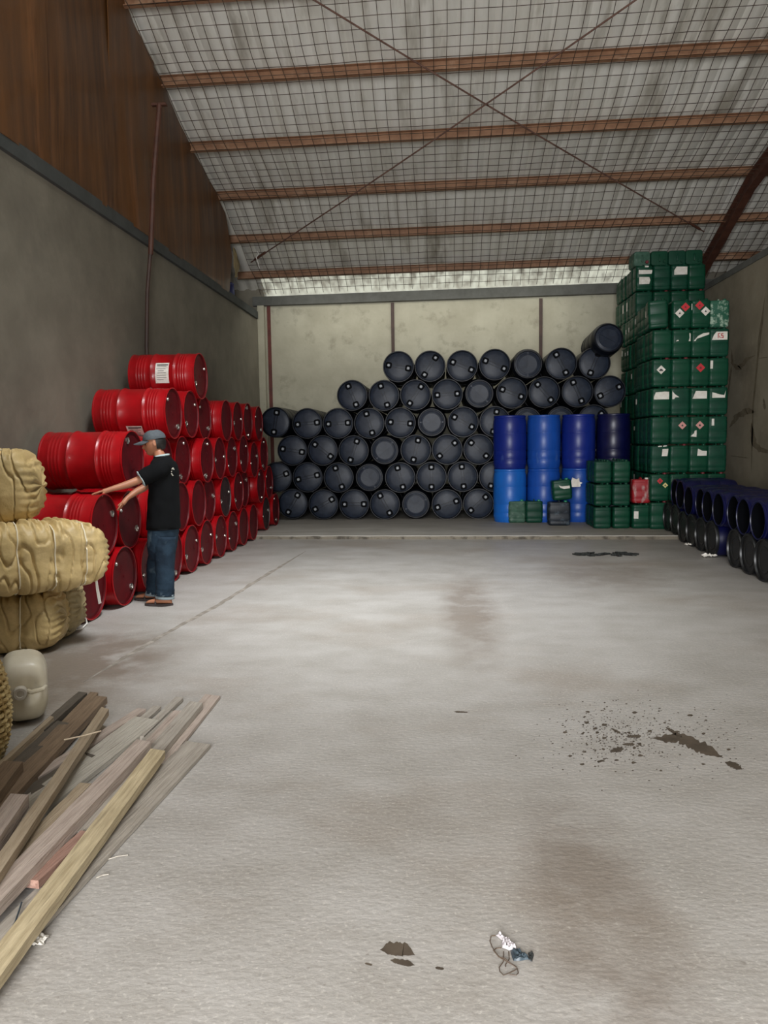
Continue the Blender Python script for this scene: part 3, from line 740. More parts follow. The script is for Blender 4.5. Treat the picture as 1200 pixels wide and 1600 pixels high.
def sticker(o, polys, y=-JD/2-.0012, name='sticker', lab=None):
    """polys: (material, [(x, z)...]) on the front face, in metres from the can's base centre; each layer a little proud of the last"""
    par = o; first = None
    for i, (mm, poly) in enumerate(polys):
        s_ = obj(name if i == 0 else 'sticker_print', MB().prism(poly, (0, y-.0016*i, 0), (1, 0, 0), (0, 0, 1), (0, -1, 0), .0014), M[mm], par if i == 0 else first)
        s_['own'] = 1
        if i == 0:
            first = s_
            if lab: s_['label'] = lab
        # first layer stays on the can; prints hang from it
def dia(cx, cz, s): return [(cx-s, cz), (cx, cz-s), (cx+s, cz), (cx, cz+s)]
def flame(cx, cz, s): return [(cx-.25*s, cz-.3*s), (cx+.25*s, cz-.3*s), (cx+.34*s, cz-.05*s), (cx+.16*s, cz+.05*s), (cx+.1*s, cz+.5*s), (cx-.1*s, cz+.15*s), (cx-.3*s, cz+.1*s)]
TY = onZ(1020, 827, SLAB_Z).y; TX0 = onY(1019, 640, TY).x
colx = [onY(px, 640, TY).x for px in (1033.5, 1063.5, 1093.5, 1122.5)]
print('tower', TY, TX0, colx)
rk = ['bottom row', 'second row up', 'third row up', 'fourth row up', 'fifth row up', 'sixth row up', 'seventh row up', 'eighth row up', 'ninth row up', 'tenth row up']
random.seed(5)
G_ = 'green jerrycans in the tall tower'
hazr = {}
STK = {
 (1, 0): ([('hazred', dia(.0, .33, .05)), ('redcap', flame(0, .33, .04))], [('yellow', dia(.085, .26, .045)), ('ink', flame(.085, .26, .04))]),
 (2, 0): ([('paper', [(.02, .27), (.11, .27), (.125, .39), (.03, .385)])], [('paper', [(-.04, .42), (.02, .425), (.02, .44), (-.04, .435)])], [('paper', [(.04, .425), (.1, .43), (.1, .445), (.04, .44)])]),
 (2, 2): ([('paper', [(-.03, .27), (.12, .27), (.12, .345), (.05, .35), (-.02, .385)])],),
 (3, 1): ([('hazpink', dia(.03, .30, .066)), ('ink', flame(.03, .3, .05))],),
 (3, 2): ([('hazpink', dia(.0, .30, .068)), ('ink', flame(0, .3, .055))], [('paper', [(-.145, .12), (-.05, .11), (-.05, .22), (-.08, .21), (-.09, .17)])]),
 (3, 3): ([('paper', [(-.10, .29), (-.06, .29), (-.06, .40), (-.10, .40)])],),
 (4, 0): ([('paper', [(-.12, .26), (.12, .26), (.12, .38), (.05, .385), (-.09, .375), (-.12, .30)])],),
 (4, 1): ([('paper', [(-.13, .26), (-.10, .26), (-.08, .29), (-.02, .29), (-.09, .34), (-.13, .39)])],),
 (4, 2): ([('paper', [(-.12, .26), (.105, .26), (.105, .38), (-.07, .385)])],),
 (4, 3): ([('paper', [(-.10, .27), (.10, .27), (.11, .385), (.09, .31), (.03, .32), (-.10, .36)])],),
 (5, 0): ([('paper', dia(-.015, .27, .072)), ('ink', [(-.05, .25), (.02, .25), (.0, .285), (-.03, .285)])],),
 (5, 2): ([('hazred', dia(-.0, .29, .072)), ('redcap', flame(0, .29, .06))],),
 (5, 3): ([('paper', [(-.14, .27), (-.10, .27), (-.10, .40), (-.14, .40)])],),
 (6, 1): ([('paper', [(-.10, .25), (-.05, .26), (-.06, .275), (-.08, .272)])], [('paper', [(.10, .25), (.13, .25), (.13, .37), (.11, .38), (.115, .30)])]),
 (6, 2): ([('paper', [(-.12, .25), (-.09, .25), (-.07, .285), (.12, .35), (.12, .38), (.03, .37), (-.05, .33)])],),
 (6, 3): ([('paper', [(-.12, .26), (.12, .26), (.12, .39), (-.05, .39), (-.09, .34)]),
           ('inkred', [(-.03, .285), (-.018, .285), (-.018, .365), (-.03, .365)]), ('inkred', [(-.03, .353), (.006, .353), (.008, .365), (-.03, .365)]),
           ('inkred', [(-.016, .325), (-.006, .325), (.014, .29), (.003, .286)]), ('inkred', [(.02, .35), (.055, .35), (.055, .362), (.02, .362)]),
           ('inkred', [(.02, .325), (.032, .325), (.032, .35), (.02, .35)]), ('inkred', [(.02, .318), (.055, .318), (.055, .33), (.02, .33)]),
           ('inkred', [(.045, .295), (.057, .295), (.057, .32), (.045, .32)]), ('inkred', [(.018, .287), (.057, .287), (.057, .299), (.018, .299)])],),
 (7, 1): ([('hazred', dia(.05, .33, .072)), ('redcap', flame(.05, .33, .05))], [('paper', dia(-.04, .235, .074)), ('ink', flame(-.04, .235, .05))], [('paper', [(.145, .28), (.155, .28), (.155, .38), (.145, .38)])]),
 (7, 2): ([('hazred', dia(-.03, .35, .072)), ('ink', flame(-.03, .35, .04))], [('paper', dia(.065, .255, .074)), ('ink', flame(.065, .255, .05))]),
 (9, 0): ([('paper', [(-.11, .29), (.12, .29), (.13, .33), (.13, .36), (-.11, .365)])], [('paper', [(-.10, .11), (.08, .11), (.10, .18), (.08, .235), (-.10, .24)])], [('paper', [(.0, .41), (.06, .41), (.07, .435), (.0, .44)])]),
 (9, 2): ([('paper', [(-.10, .26), (.13, .26), (.13, .40), (-.06, .405), (-.10, .34)])],),
}
def put_can(mt, lb, proto=None, grp=G_):
    pr_ = proto or random.choices(jp, (5, 4, 2))[0]
    return dup(pr_, mt, lb, 'jerrycan', grp)
for k in range(0, 8):
    for c in range(4):
        x = colx[c]+random.uniform(-.004, .004); y = TY+JD/2+random.uniform(-.006, .006); z = SLAB_Z+JH*k
        proto = None; rot = RZ(random.uniform(-.015, .015))
        lb = 'green jerrycan in tall tower front, %s, %s from its free side' % (rk[k], ORD[c+1])
        if k == 7 and c == 0:
            rot = RZ(-.12) @ RY(-.06); x -= .04; y += .0; z += .012; proto = jp[0]; lb = 'green jerrycan leaning outward in the tall tower front, eighth row up'
        if k == 7 and c == 3:
            proto = jerry(JW, JD, JH*.97, M['camo']); lb = 'scuffed pale-flecked green jerrycan on the wall side of the tower, eighth row up'
        if k == 7: y += .03
        o = put_can(T(x, y, z) @ rot, lb, proto)
        for st in STK.get((k, c), ()): sticker(o, st)
for k in range(0, 8):
    for d_ in range(1, 10):
        x = colx[0]+random.uniform(-.012, .012); y = TY+JD*1.02*d_+JD/2; z = SLAB_Z+JH*k
        if y > 14.0: x += .1
        o = put_can(T(x, y, z) @ RZ(random.uniform(-.02, .02)), 'green jerrycan on tall tower flank, %s, %s behind the front can' % (rk[k], ORD[d_]))
        if random.random() < .3:
            zz = random.uniform(.2, .3); hh = random.uniform(.06, .13); yy = random.uniform(-.07, .0)
            s_ = obj('sticker', MB().prism([(yy, zz), (yy+.07, zz), (yy+.07, zz+hh), (yy, zz+hh)], (-JW/2-.0012, 0, 0), (0, 1, 0), (0, 0, 1), (-1, 0, 0), .0014), M['paper'], o); s_['own'] = 1
Y2 = 14.75
colx2 = [onY(px, 450, Y2).x for px in (1007, 1034.5, 1062, 1089)]
for k in (8, 9):
    for c in range(4):
        o = put_can(T(colx2[c], Y2+JD/2, SLAB_Z+JH*k) @ RZ(random.uniform(-.02, .02)), 'green jerrycan, front of set-back tower top, %s, %s from free side' % (rk[k], ORD[c+1]), jp[2] if (k, c) in ((8, 1), (8, 3)) else None)
        for st in STK.get((k, c), ()): sticker(o, st)
    for d_ in range(1, 6):
        x = colx2[0]+random.uniform(-.01, .01)
        o = put_can(T(x, Y2+JD*1.02*d_+JD/2, SLAB_Z+JH*k), 'green jerrycan, flank of set-back tower top, %s, %s behind front can' % (rk[k], ORD[d_]))
        if k == 8 and d_ in (2, 3):
            s_ = obj('sticker', MB().prism([(-.06, .2), (.04, .2), (.04, .36), (-.06, .36)], (-JW/2-.0012, 0, 0), (0, 1, 0), (0, 0, 1), (-1, 0, 0), .0014), M['paper'], o); s_['own'] = 1
for c in range(4):
    mt = T(colx2[c]-.01, Y2+.13+JH, SLAB_Z+JH*10+JD/2) @ RX(PI/2)
    pr_ = jp[(1, 0, 1, 0)[c]]
    if c == 0: pr_ = jerry(JW*.96, JD, JH, M['greend'], M['redcap'])
    put_can(mt, 'green jerrycan lying on the tower top, cap end outward, %s from free side' % ORD[c+1], pr_)

# small stack of green jerrycans in front of the barrels
SW, SD, SH = .292, .262, .383
sp = [jerry(SW, SD, SH, M['green2']), jerry(SW, SD, SH, M['green'])]
SY = onZ(950, 826, SLAB_Z).y
sx = [onY(942.5, 760, SY).x, onY(972, 760, SY).x]
for k in range(3):
    for d_ in range(4):
        for c in range(2):
            if k < 2 and c == 1 and d_ > 0: continue
            y = SY+SD/2+SD*1.01*d_
            if y+SD/2 > 14.09: continue
            dup(sp[(k+d_+c) % 2], T(sx[c]+random.uniform(-.004, .004), y, SLAB_Z+SH*k) @ RZ(random.uniform(-.02, .02)),
                'green jerrycan in low block before barrels, %s, %s column, %s' % (('bottom row', 'middle row', 'top row')[k], ('barrel-side', 'tower-side')[c], ('front', 'second back', 'third back', 'rearmost')[d_]), 'jerrycan', 'green jerrycans in the low block')
# can with label and red can beside the tower
p = onZ(1002.5, 826, SLAB_Z)
jc = jerry(.31, .27, .425, M['green']); jc.matrix_world = T(p.x, p.y+.135, SLAB_Z) @ RZ(.03); tag(jc, 'green jerrycan with white label on the slab under the red jerrycan', 'jerrycan')
sticker(jc, [('paper', [(-.135, .17), (-.06, .165), (-.06, .29), (-.135, .29)])], y=-.1362)
rc = jerry(.305, .265, .42, M['redcan'], M['paper']); rc.matrix_world = T(p.x, p.y+.135, SLAB_Z+.425) @ RZ(-.03); tag(rc, 'worn red and white jerrycan on top of a green one beside the tower', 'jerrycan')
# loose cans in front of the barrels
def loose(px, py, wpx, hpx, m, lb, extra=None, dp=.25, zb_=None, nm='jerrycan', yy=None):
    if zb_ is None: q = onZ(px, py, SLAB_Z); zb_ = SLAB_Z
    else: q = onY(px, py, yy); zb_ = q.z
    w_ = wpx*q.y/F; h_ = hpx*q.y/F
    c = jerry(w_, dp, h_, M[m], M['cgap'], nm); c.matrix_world = T(q.x, q.y+dp/2, zb_) @ (extra or Matrix()); tag(c, lb, 'jerrycan'); return c
loose(808, 817, 27, 36, 'greend', 'dusty green jerrycan on the slab before the bright blue barrel')
loose(835, 817, 26.5, 36, 'green2', 'squat green jerrycan on the slab beside the dusty one, in front of mid blue barrel')
loose(857, 815, 16, 34, 'greend', 'dusty green jerrycan partly hidden behind the black dusty jerrycan', dp=.2, extra=T(-.03, .1, 0))
loose(893, 815, 14, 33, 'greend', 'narrow green jerrycan standing behind the black dusty jerrycan, tower side', dp=.2, extra=T(0, .08, 0))
loose(874.5, 821.5, 34, 39, 'darkcan', 'black dusty jerrycan standing on the slab in front of the barrels')
tc = loose(880, 781, 30, 33, 'green', 'green jerrycan with white label tilted on top of the loose jerrycans', extra=RY(-.09), zb_=1, yy=13.5)
w_ = 30*13.5/F
sticker(tc, [('paper', [(-.055, .255), (-.03, .21), (.03, .185), (.13, .19), (.13, .235), (.0, .235)])], y=-.126)
q = onY(900.5, 761, 13.42)
tag(obj('torn_label', MB().prism([(0, 0), (.13, .0), (.15, .02), (.14, .04), (.18, .07), (.13, .09), (.125, .15), (.08, .13), (.01, .16), (-.01, .1)], (q.x-.07, q.y+.02, q.z), (1, 0, 0), (0, .25, 1), (0, -1, 0), .004), M['paper']),
    'torn white paper sheet propped between the tilted jerrycan and the green block', 'paper')

# ------------------------------------------------------------------ open drums on the right, ends facing the room
def open_drum(mb_, inner, L=.80):
    t = root('open_drum'); r = .228
    pf = [(.001, .012), (.19, .012), (.205, 0), (.215, .01), (r-.004, .05), (r, .09), (r, .24), (r-.005, .25), (r-.005, .26), (r, .27), (r, .52), (r-.005, .53), (r-.005, .54), (r, .55), (r, .66), (r-.006, .70), (r-.022, .735), (r-.022, .75),
          (r-.008, .757), (r-.008, .768), (r-.02, .775), (r-.02, L-.008), (r-.016, L), (r-.026, L), (r-.03, L-.01)]
    obj('body', MB().lathe(pf, 40, close0=False, close1=False), mb_, t)
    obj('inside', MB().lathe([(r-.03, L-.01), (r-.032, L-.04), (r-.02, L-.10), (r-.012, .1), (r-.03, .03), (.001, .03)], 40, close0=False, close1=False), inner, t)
    return t
def lid_drum(mb_, ml, L=.80):
    t = root('open_drum'); r = .228
    pf = [(.001, .012), (.19, .012), (.205, 0), (.215, .01), (r-.004, .05), (r, .09), (r, .66), (r-.006, .72), (r-.014, .75), (r-.014, .765)]
    obj('body', MB().lathe(pf, 40, close0=False, close1=False), mb_, t)
    obj('lid', MB().lathe([(r-.012, .752), (r+.004, .755), (r+.006, .79), (r, L), (r-.014, L), (r-.02, L-.02), (.15, L-.024), (.145, L-.017), (.13, L-.017), (.125, L-.024), (.001, L-.022)], 40, close0=False, close1=False), ml, t)
    return t
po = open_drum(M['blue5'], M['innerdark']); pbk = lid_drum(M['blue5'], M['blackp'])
low = [12.74-.47*i for i in range(11)]
DX = .468; pts2 = []
def endx(y): return 3.42+(y-8.5)*.045
for i, y in enumerate(low):
    z = .23+(SLAB_Z if y > 12.0 else 0); dx = .0
    src = pbk if i != 6 else po; dx = .22 if i == 6 else 0
    mt = T(endx(y)+.8+dx, y, z) @ RY(-PI/2) @ RZ(i)
    dup(src, mt, ('blue open drum set back in the bottom row of the right-hand pile' if i == 6 else 'black-lidded drum, bottom row of the right-hand pile, %s from far end' % ORD[i+1]), 'drum', 'drums piled along the right wall')
    pts2.append((y, z))
up = [12.505-.47*i for i in range(10)]
for i, y in enumerate(up):
    z = 0
    for (y2, z2) in pts2:
        if abs(y2-y) < DX: z = max(z, z2+math.sqrt(DX*DX-(y2-y)**2))
    mt = T(endx(y)+.86-(.04 if i % 3 else 0), y, z+.0) @ RY(-PI/2) @ RZ(i)
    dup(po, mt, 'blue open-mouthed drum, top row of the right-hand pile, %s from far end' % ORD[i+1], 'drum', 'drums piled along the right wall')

# ------------------------------------------------------------------ bales of folded woven sacks
def bale(ctr, L, w_, h, yaw, straps, seed, label, m='sack', crump=.018, open_end=False, tilt=0, pinch=.09, taper=0):
    t = root('sack_bale', label, 'sack bale')
    nu, nv = 150, 128; vs = []
    def surf(u, a):
        s = max(0, 1-abs(u)**7)**.34
        ca, sa = math.cos(a), math.sin(a)
        rr_ = (abs(ca)**3.8+abs(sa)**3.8)**(-1/3.8); y = rr_*ca; z = rr_*sa
        pin = 1
        for us in straps: pin -= pinch*math.exp(-((u-us)/.07)**2)
        side = 1-abs(z)**4
        f = crump*(noise.noise(Vector((u*2.6+seed, y*s*1.8, z*s*1.8+seed)))*.9)
        cr = abs(noise.noise(Vector((u*6.5+seed, z*s*1.1+2, y*s*.8+seed*2)))); f -= crump*1.1*math.exp(-(cr/.055)**2)
        # creases running out from the strings
        for us in straps:
            dd = abs(u-us); f += crump*.28*noise.noise(Vector((y*s*6, z*s*6+us*9, seed)))*math.exp(-dd/.10)*2
        # layered folds at the ends and along the top
        lay = math.sin(z*s*30+2.5*noise.noise(Vector((u*2, y*s*3, seed)))+seed)
        endf = max(0, (abs(u)-.72)/.28)
        f += crump*.12*lay*endf
        x = u*L/2*(1-.05*(z*s)**2) + math.copysign(1, u)*max(0, 1-s)*.03*lay*(1-.4*abs(y*s))
        top_ = max(0, min(1, (z-.7)*4)); f += crump*.6*top_*s*math.sin(u*40+4*noise.noise(Vector((y*s*2, u*3, seed))))
        yy = (w_/2*s*pin+f*s)*y; zz = (h/2*s*pin+f*s)*z*(1-.16*max(0, u-.2)**2*taper)
        return Vector((x, yy, zz))
    for i in range(nu+1):
        u = -1+2*i/nu; u = math.copysign(abs(u)**.85, u)
        for j in range(nv): vs.append(surf(u, 2*PI*j/nv))
    fs = []
    for i in range(nu):
        for j in range(nv): k = (j+1) % nv; fs.append((i*nv+j, i*nv+k, (i+1)*nv+k, (i+1)*nv+j))
    obj('sack_bundle', MB(True).add(vs, fs), M[m], t)
    for us in straps:
        pts = []
        for j in range(61):
            a = 2*PI*j/60; p = surf(us+.02*math.sin(a*2+seed), a); pts.append(p*1.0+Vector((0, p.y, p.z)).normalized()*.006)
        obj('tie_string', MB().tube(pts, .0055, 6), M['strap'], t)
    if open_end:
        # crumpled sack mouths bulging out of the cut end
        for q in range(9):
            mb = MB(); vs = []; cx_ = -L/2+.05; cy = random.uniform(-.7, .7)*w_/2; cz = random.uniform(-.75, .6)*h/2; R_ = random.uniform(.07, .12)
            for i in range(19):
                th = PI*i/18
                for j in range(26):
                    ph = 2*PI*j/26; d = Vector((math.sin(th)*math.cos(ph)*.8, math.sin(th)*math.sin(ph), math.cos(th)*1.25))
                    rr = R_*(1+.45*noise.noise(d*2.3+Vector((q*3, 0, 0)))+.25*abs(noise.noise(d*6+Vector((0, q, 0)))))
                    vs.append(Vector((cx_, cy, cz))+d*rr)
            fs = [(i*26+j, i*26+(j+1) % 26, (i+1)*26+(j+1) % 26, (i+1)*26+j) for i in range(18) for j in range(26)]
            obj('crumpled_sack_mouth', mb.add(vs, fs, False), M['sackd'], t)
    t.matrix_world = T(*ctr) @ RZ(yaw) @ RY(tilt)
    return t
random.seed(21)
def end_at(px, py, Y, L, yaw, tilt=0):
    e = onY(px, py, Y); return e-Vector((math.cos(yaw)*L/2, math.sin(yaw)*L/2, 0))
c = end_at(104, 975, 5.75, .98, .25); c.z = .235
bale(c, .98, .55, .47, .25, (-.35, .45), 3.1, 'tan sack bale lying on the floor, lowest of the bale pile, tied with string')
c = end_at(128, 955, 6.12, .7, .1); c.z = .23
bale(c, .7, .42, .45, .1, (.55,), 8.4, 'crumpled tan sack bale behind the lowest one, against the nearest red drum', 'sackd', .04)
c = end_at(160, 880, 5.98, 1.0, .85); c.z = .735
bale(c, 1.0, .54, .55, .85, (-.45, .08, .55), 5.7, 'large tan sack bale on the pile, middle one, its end pointing at the red drums', 'sack', .022, True, .05, taper=2.5)
c = end_at(64, 750, 5.7, .95, .2); c.z = 1.26
bale(c, .95, .55, .56, .2, (-.2, .42), 1.3, 'topmost tan sack bale on the pile, tied with cream string', 'sack', .026)
p = onZ(128, 975, .02)
tag(obj('loose_string', MB().tube([onZ(x, y, z) for x, y, z in ((127, 940, .22), (128, 960, .12), (134, 966, .06), (136, 974, .015), (128, 982, .008), (118, 984, .008), (108, 982, .008))], .007, 6), M['strapw']),
    'loose white string trailing from the sack pile onto the floor by the drum', 'string')

# ------------------------------------------------------------------ cloudy jerrycan lying on the floor
q = onZ(30, 1132, 0)
t = root('plastic_jerrycan', 'cloudy off-white plastic jerrycan lying on the floor, cap outward, before the sack bales', 'jerrycan')
vs = []; nu, nv = 30, 48
for i in range(nu+1):
    th = PI*i/nu
    for j in range(nv):
        a = 2*PI*j/nv; ca, sa = math.cos(a), math.sin(a); e = .6
        s = abs(math.sin(th))**.45; yv = -math.copysign(abs(math.cos(th))**.6, math.cos(th))
        x_ = .125*s*math.copysign(abs(ca)**e, ca); z_ = .185*s*math.copysign(abs(sa)**e, sa)
        dent = .02*math.exp(-((x_-.03)**2+(z_-.01)**2)/.0035) if yv < -.5 else 0
        wob = .008*noise.noise(Vector((x_*12, yv*3, z_*12)))
        vs.append((x_*(1+wob*3), .19*yv+dent*1.6+wob, z_*(1+wob*3)+.19))
fs = [(i*nv+j, i*nv+(j+1) % nv, (i+1)*nv+(j+1) % nv, (i+1)*nv+j) for i in range(nu) for j in range(nv)]
obj('body', MB().add(vs, fs), M['hdpe'], t)
cmx = T(-.02, -.19, .20) @ RX(PI/2)
obj('cap', MB().lathe([(.036, -.02), (.036, .03), (.033, .036), (.02, .036), (.018, .032), (.001, .032)], 24, cmx, close1=False), M['hdcap'], t)
obj('handle', MB().tube([(.02, -.175, .2), (.035, -.215, .202), (.07, -.218, .207), (.095, -.21, .21), (.11, -.17, .21)], .012, 8), M['hdpe'], t)
t.matrix_world = T(q.x-.03, q.y+.13, 0) @ RZ(.5)

# ------------------------------------------------------------------ wicker basket at the frame's edge
e = onY(3, 1112, 3.5); R0 = .26; t = root('wicker_basket', 'gold-coloured woven wicker basket at the photo edge beside the cloudy jerrycan', 'basket')
def br(z): return R0*(.80+.22*math.sin(PI*min(1, max(0, z/.56))**.9))
obj('basket_wall', MB().lathe([(.001, .01)]+[(br(z/20*.56)-.01, .01+z/20*.55) for z in range(21)]+[(br(.56)-.03, .56), (br(.3)-.03, .3), (.001, .03)], 40, close0=False, close1=False), M['basket'], t)
wv = MB()
for k in range(17):
    z = .03+k*.0325
    wv.tube([((br(z)+.006*math.sin(26*a+PI*k))*math.cos(a), (br(z)+.006*math.sin(26*a+PI*k))*math.sin(a), z+.004*math.sin(5*a+k)) for a in [2*PI*i/104 for i in range(105)]], .012, 5)
for k in range(26):
    a = 2*PI*k/26; wv.tube([((br(z)+.003)*math.cos(a+.12*math.sin(z*9)), (br(z)+.003)*math.sin(a+.12*math.sin(z*9)), z) for z in [.56*i/16 for i in range(17)]], .008, 5)
obj('weave', wv, M['basket'], t)
obj('rim', MB().tube([(br(.56)*math.cos(a), br(.56)*math.sin(a), .565) for a in [2*PI*i/60 for i in range(61)]], .018, 8), M['basket'], t)
t.matrix_world = T(e.x-R0*1.03, 3.5, 0)

# ------------------------------------------------------------------ planks
def plank(fr, fl_, nr, zf, zn, th, wd_, m, label, cat='plank', split=0, far_cut=0):
    a = onZ(*fr, zf); b_ = onZ(*nr, zn); l_ = onZ(*fl_, zf)
    d = (a-b_); Lg = d.length; d.normalize()
    side = Vector((0, 0, 1)).cross(d).normalized()          # to the left of the far direction
    w0 = wd_ or abs((l_-a).dot(side)); skew = (l_-a).dot(d)
    up = d.cross(side).normalized()*1
    if up.z < 0: up = -up
    n_ = 24; vs = []; sd = fr[0]*.37+fr[1]
    for i in range(n_+1):
        s = i/n_; p = b_+d*Lg*s
        for (k, (ss, uu)) in enumerate(((0, 0), (w0, 0), (w0, -th), (0, -th))):
            sk = d*(skew if k in (1, 2) else 0)*s
            j = .0009*noise.noise(Vector((s*9, sd, k)))
            spl = Vector()
            if i == n_: spl = d*(.012*noise.noise(Vector((k*3.3, sd, 1)))*(1+split*6))
            vs.append(p+side*(ss+j*2)+up*(uu+j)+sk+spl)
    fs = []
    for i in range(n_):
        for k in range(4): q2 = (k+1) % 4; fs.append((i*4+k, (i+1)*4+k, (i+1)*4+q2, i*4+q2))
    fs += [(0, 1, 2, 3), (n_*4+3, n_*4+2, n_*4+1, n_*4)]
    # local frame along the board, so that the grain follows it
    mtx = Matrix((( d.x, side.x, up.x, b_.x), (d.y, side.y, up.y, b_.y), (d.z, side.z, up.z, b_.z), (0, 0, 0, 1)))
    inv = mtx.inverted()
    o = obj('wood_plank', MB().add([inv @ v for v in vs], fs, False), W[m]); o.matrix_world = mtx
    tag(o, label, cat, 'old planks on the floor')
    return o
# bottom layer
plank((329, 1163), (290, 1158), (-40, 1562), .022, .022, .018, 0, 'grey', 'wide grey plank lying flat, lowest and outermost toward the open floor')
plank((344, 1087), (320, 1085), (255, 1200), .022, .022, .018, 0, 'pink', 'plank under the others whose square far end reaches farthest up the floor')
plank((249, 1125), (224, 1120), (-30, 1345), .03, .03, .026, .165, 'pale', 'broad pale board with square far end, beneath the leaning narrow boards')
plank((252, 1104), (244, 1102), (200, 1150), .022, .022, .018, .055, 'grey', 'short grey board end beside the broad pale board')
plank((286, 1090), (277, 1088), (225, 1150), .026, .026, .022, .05, 'grey', 'short grey board end next to the tallest-reaching planks')
plank((228, 1108), (220, 1107), (60, 1215), .035, .03, .03, .06, 'pink', 'pinkish thin board just behind the broad pale board')
plank((282, 1112), (269, 1111), (90, 1300), .035, .035, .03, 0, 'grey', 'grey board between the broad pale board and the long pinkish one')
plank((294, 1111), (284, 1110), (150, 1275), .045, .035, .035, .085, 'pink', 'pinkish board running beneath the mottled yellow plank')
# second layer
plank((317, 1098), (303, 1096), (150, 1300), .060, .05, .035, .085, 'grey', 'thick grey plank on top of the square-ended one')
plank((236, 1159), (222, 1155), (-50, 1462), .10, .095, .045, .085, 'pink', 'long thick pinkish grey plank across the pile next to the mottled yellow one')
plank((258, 1173), (245, 1170), (-55, 1600), .088, .075, .038, .078, 'yel', 'mottled yellow narrow plank, the brightest, lying on top')
plank((140, 1303), (134, 1303), (60, 1376), .06, .06, .03, .05, 'red', 'splintered reddish piece of wood beside the yellow plank', split=1)
plank((143, 1224), (134, 1222), (-20, 1392), .075, .065, .03, .055, 'tan', 'short light tan board with pale far end under the crossing narrow board')
# left part
plank((136, 1082), (126, 1080), (70, 1140), .06, .06, .05, .06, 'drk', 'short dark board with far end closest to the cloudy jerrycan')
plank((153, 1083), (141, 1081), (20, 1225), .05, .05, .035, 0, 'brn', 'brown board next to the short dark one in the rear planks')
plank((167, 1089), (155, 1087), (-20, 1290), .06, .06, .04, .075, 'brn', 'brown board beneath the leaning tan board, rear part of the planks')
plank((150, 1180), (140, 1176), (10, 1265), .03, .03, .028, .08, 'drk', 'dark board added for shade in the gap behind the leaning tan board')  # stands in for the shadow between boards, no real plank here
plank((84, 1120), (79, 1118), (-30, 1225), .08, .08, .03, .028, 'tan', 'narrow light strip of wood leaning before the cloudy jerrycan')
plank((110, 1130), (95, 1124), (-20, 1240), .05, .05, .04, .13, 'drk', 'dark dusty board between the narrow strip and the brown boards')
plank((36, 1189), (22, 1187), (-40, 1290), .11, .11, .06, .09, 'brn', 'short brown board near the wicker basket')
plank((170, 1108), (160, 1104), (-12, 1382), .10, .135, .035, .05, 'tan', 'narrow tan board leaning across the other planks')
plank((45, 1241), (17, 1239), (-30, 1350), .155, .15, .055, 0, 'pink', 'thick square-cut plank at the photo edge, topmost of the rear pile')
p0 = onZ(190, 1310, .01)
# thin twig
tag(obj('twig', MB().tube([onZ(100, 1156, .12), onZ(128, 1150, .125), onZ(158, 1142, .13)], .004, 5), W['tan']), 'thin twig lying across the rear planks', 'twig')
tag(obj('blue_cord', MB().tube([onZ(x, y, .035) for x, y in ((34, 1410), (30, 1422), (24, 1440), (14, 1458), (2, 1478), (-20, 1505))], .003, 6), M['scrap']), 'dark slate cord between the pinkish and the mottled yellow planks', 'cord')
# small litter on the floor
def scrap(px, py, w_, h, m, label, nm, seed, lift=.012):
    p = onZ(px, py, 0); mb = MB(); vs = []; n_ = 8
    for i in range(n_+1):
        for j in range(n_+1):
            x_ = (i/n_-.5)*w_*(1+.3*noise.noise(Vector((j*.8, seed, 0)))); y_ = (j/n_-.5)*h*(1+.3*noise.noise(Vector((i*.8, seed, 3))))
            vs.append((p.x+x_, p.y+y_, .004+lift*(.5+.9*noise.noise(Vector((i*.7, j*.7, seed))))))
    fs = [(i*(n_+1)+j, (i+1)*(n_+1)+j, (i+1)*(n_+1)+j+1, i*(n_+1)+j+1) for i in range(n_) for j in range(n_)]
    o = obj(nm, mb.add(vs, fs), M[m]); s = o.modifiers.new('thick', 'SOLIDIFY'); s.thickness = .003
    return tag(o, label, 'litter')
scrap(60, 1472, .05, .05, 'paper', 'small torn white paper on the floor beside the outermost plank', 'paper_scrap', 2)
scrap(1078, 853, .14, .07, 'paper', 'crumpled white scrap on the floor by the right-hand drum pile, far one', 'paper_scrap', 5, .04)
scrap(1108, 871, .18, .08, 'paper', 'crumpled white scrap by the black-lidded drums, nearer one', 'paper_scrap', 8, .05)
# black tangled rag on the far floor
rg = MB(); random.seed(4)
for i in range(46):
    x0 = random.uniform(902, 990); y0 = 865.5+random.uniform(-1.6, 2.0)*(1.2 if 905 < x0 < 930 or 950 < x0 < 975 else .6); dx = random.uniform(6, 18)
    rg.tube([onZ(x0-dx/2, y0+random.uniform(-1, 1), .008), onZ(x0, y0, .02), onZ(x0+dx/2, y0+random.uniform(-1, 1), .008)], random.uniform(.008, .018), 5)
tag(obj('tangled_cord', rg, M['blk']), 'flat tangle of black cord lying on the far floor before the slab', 'cord')
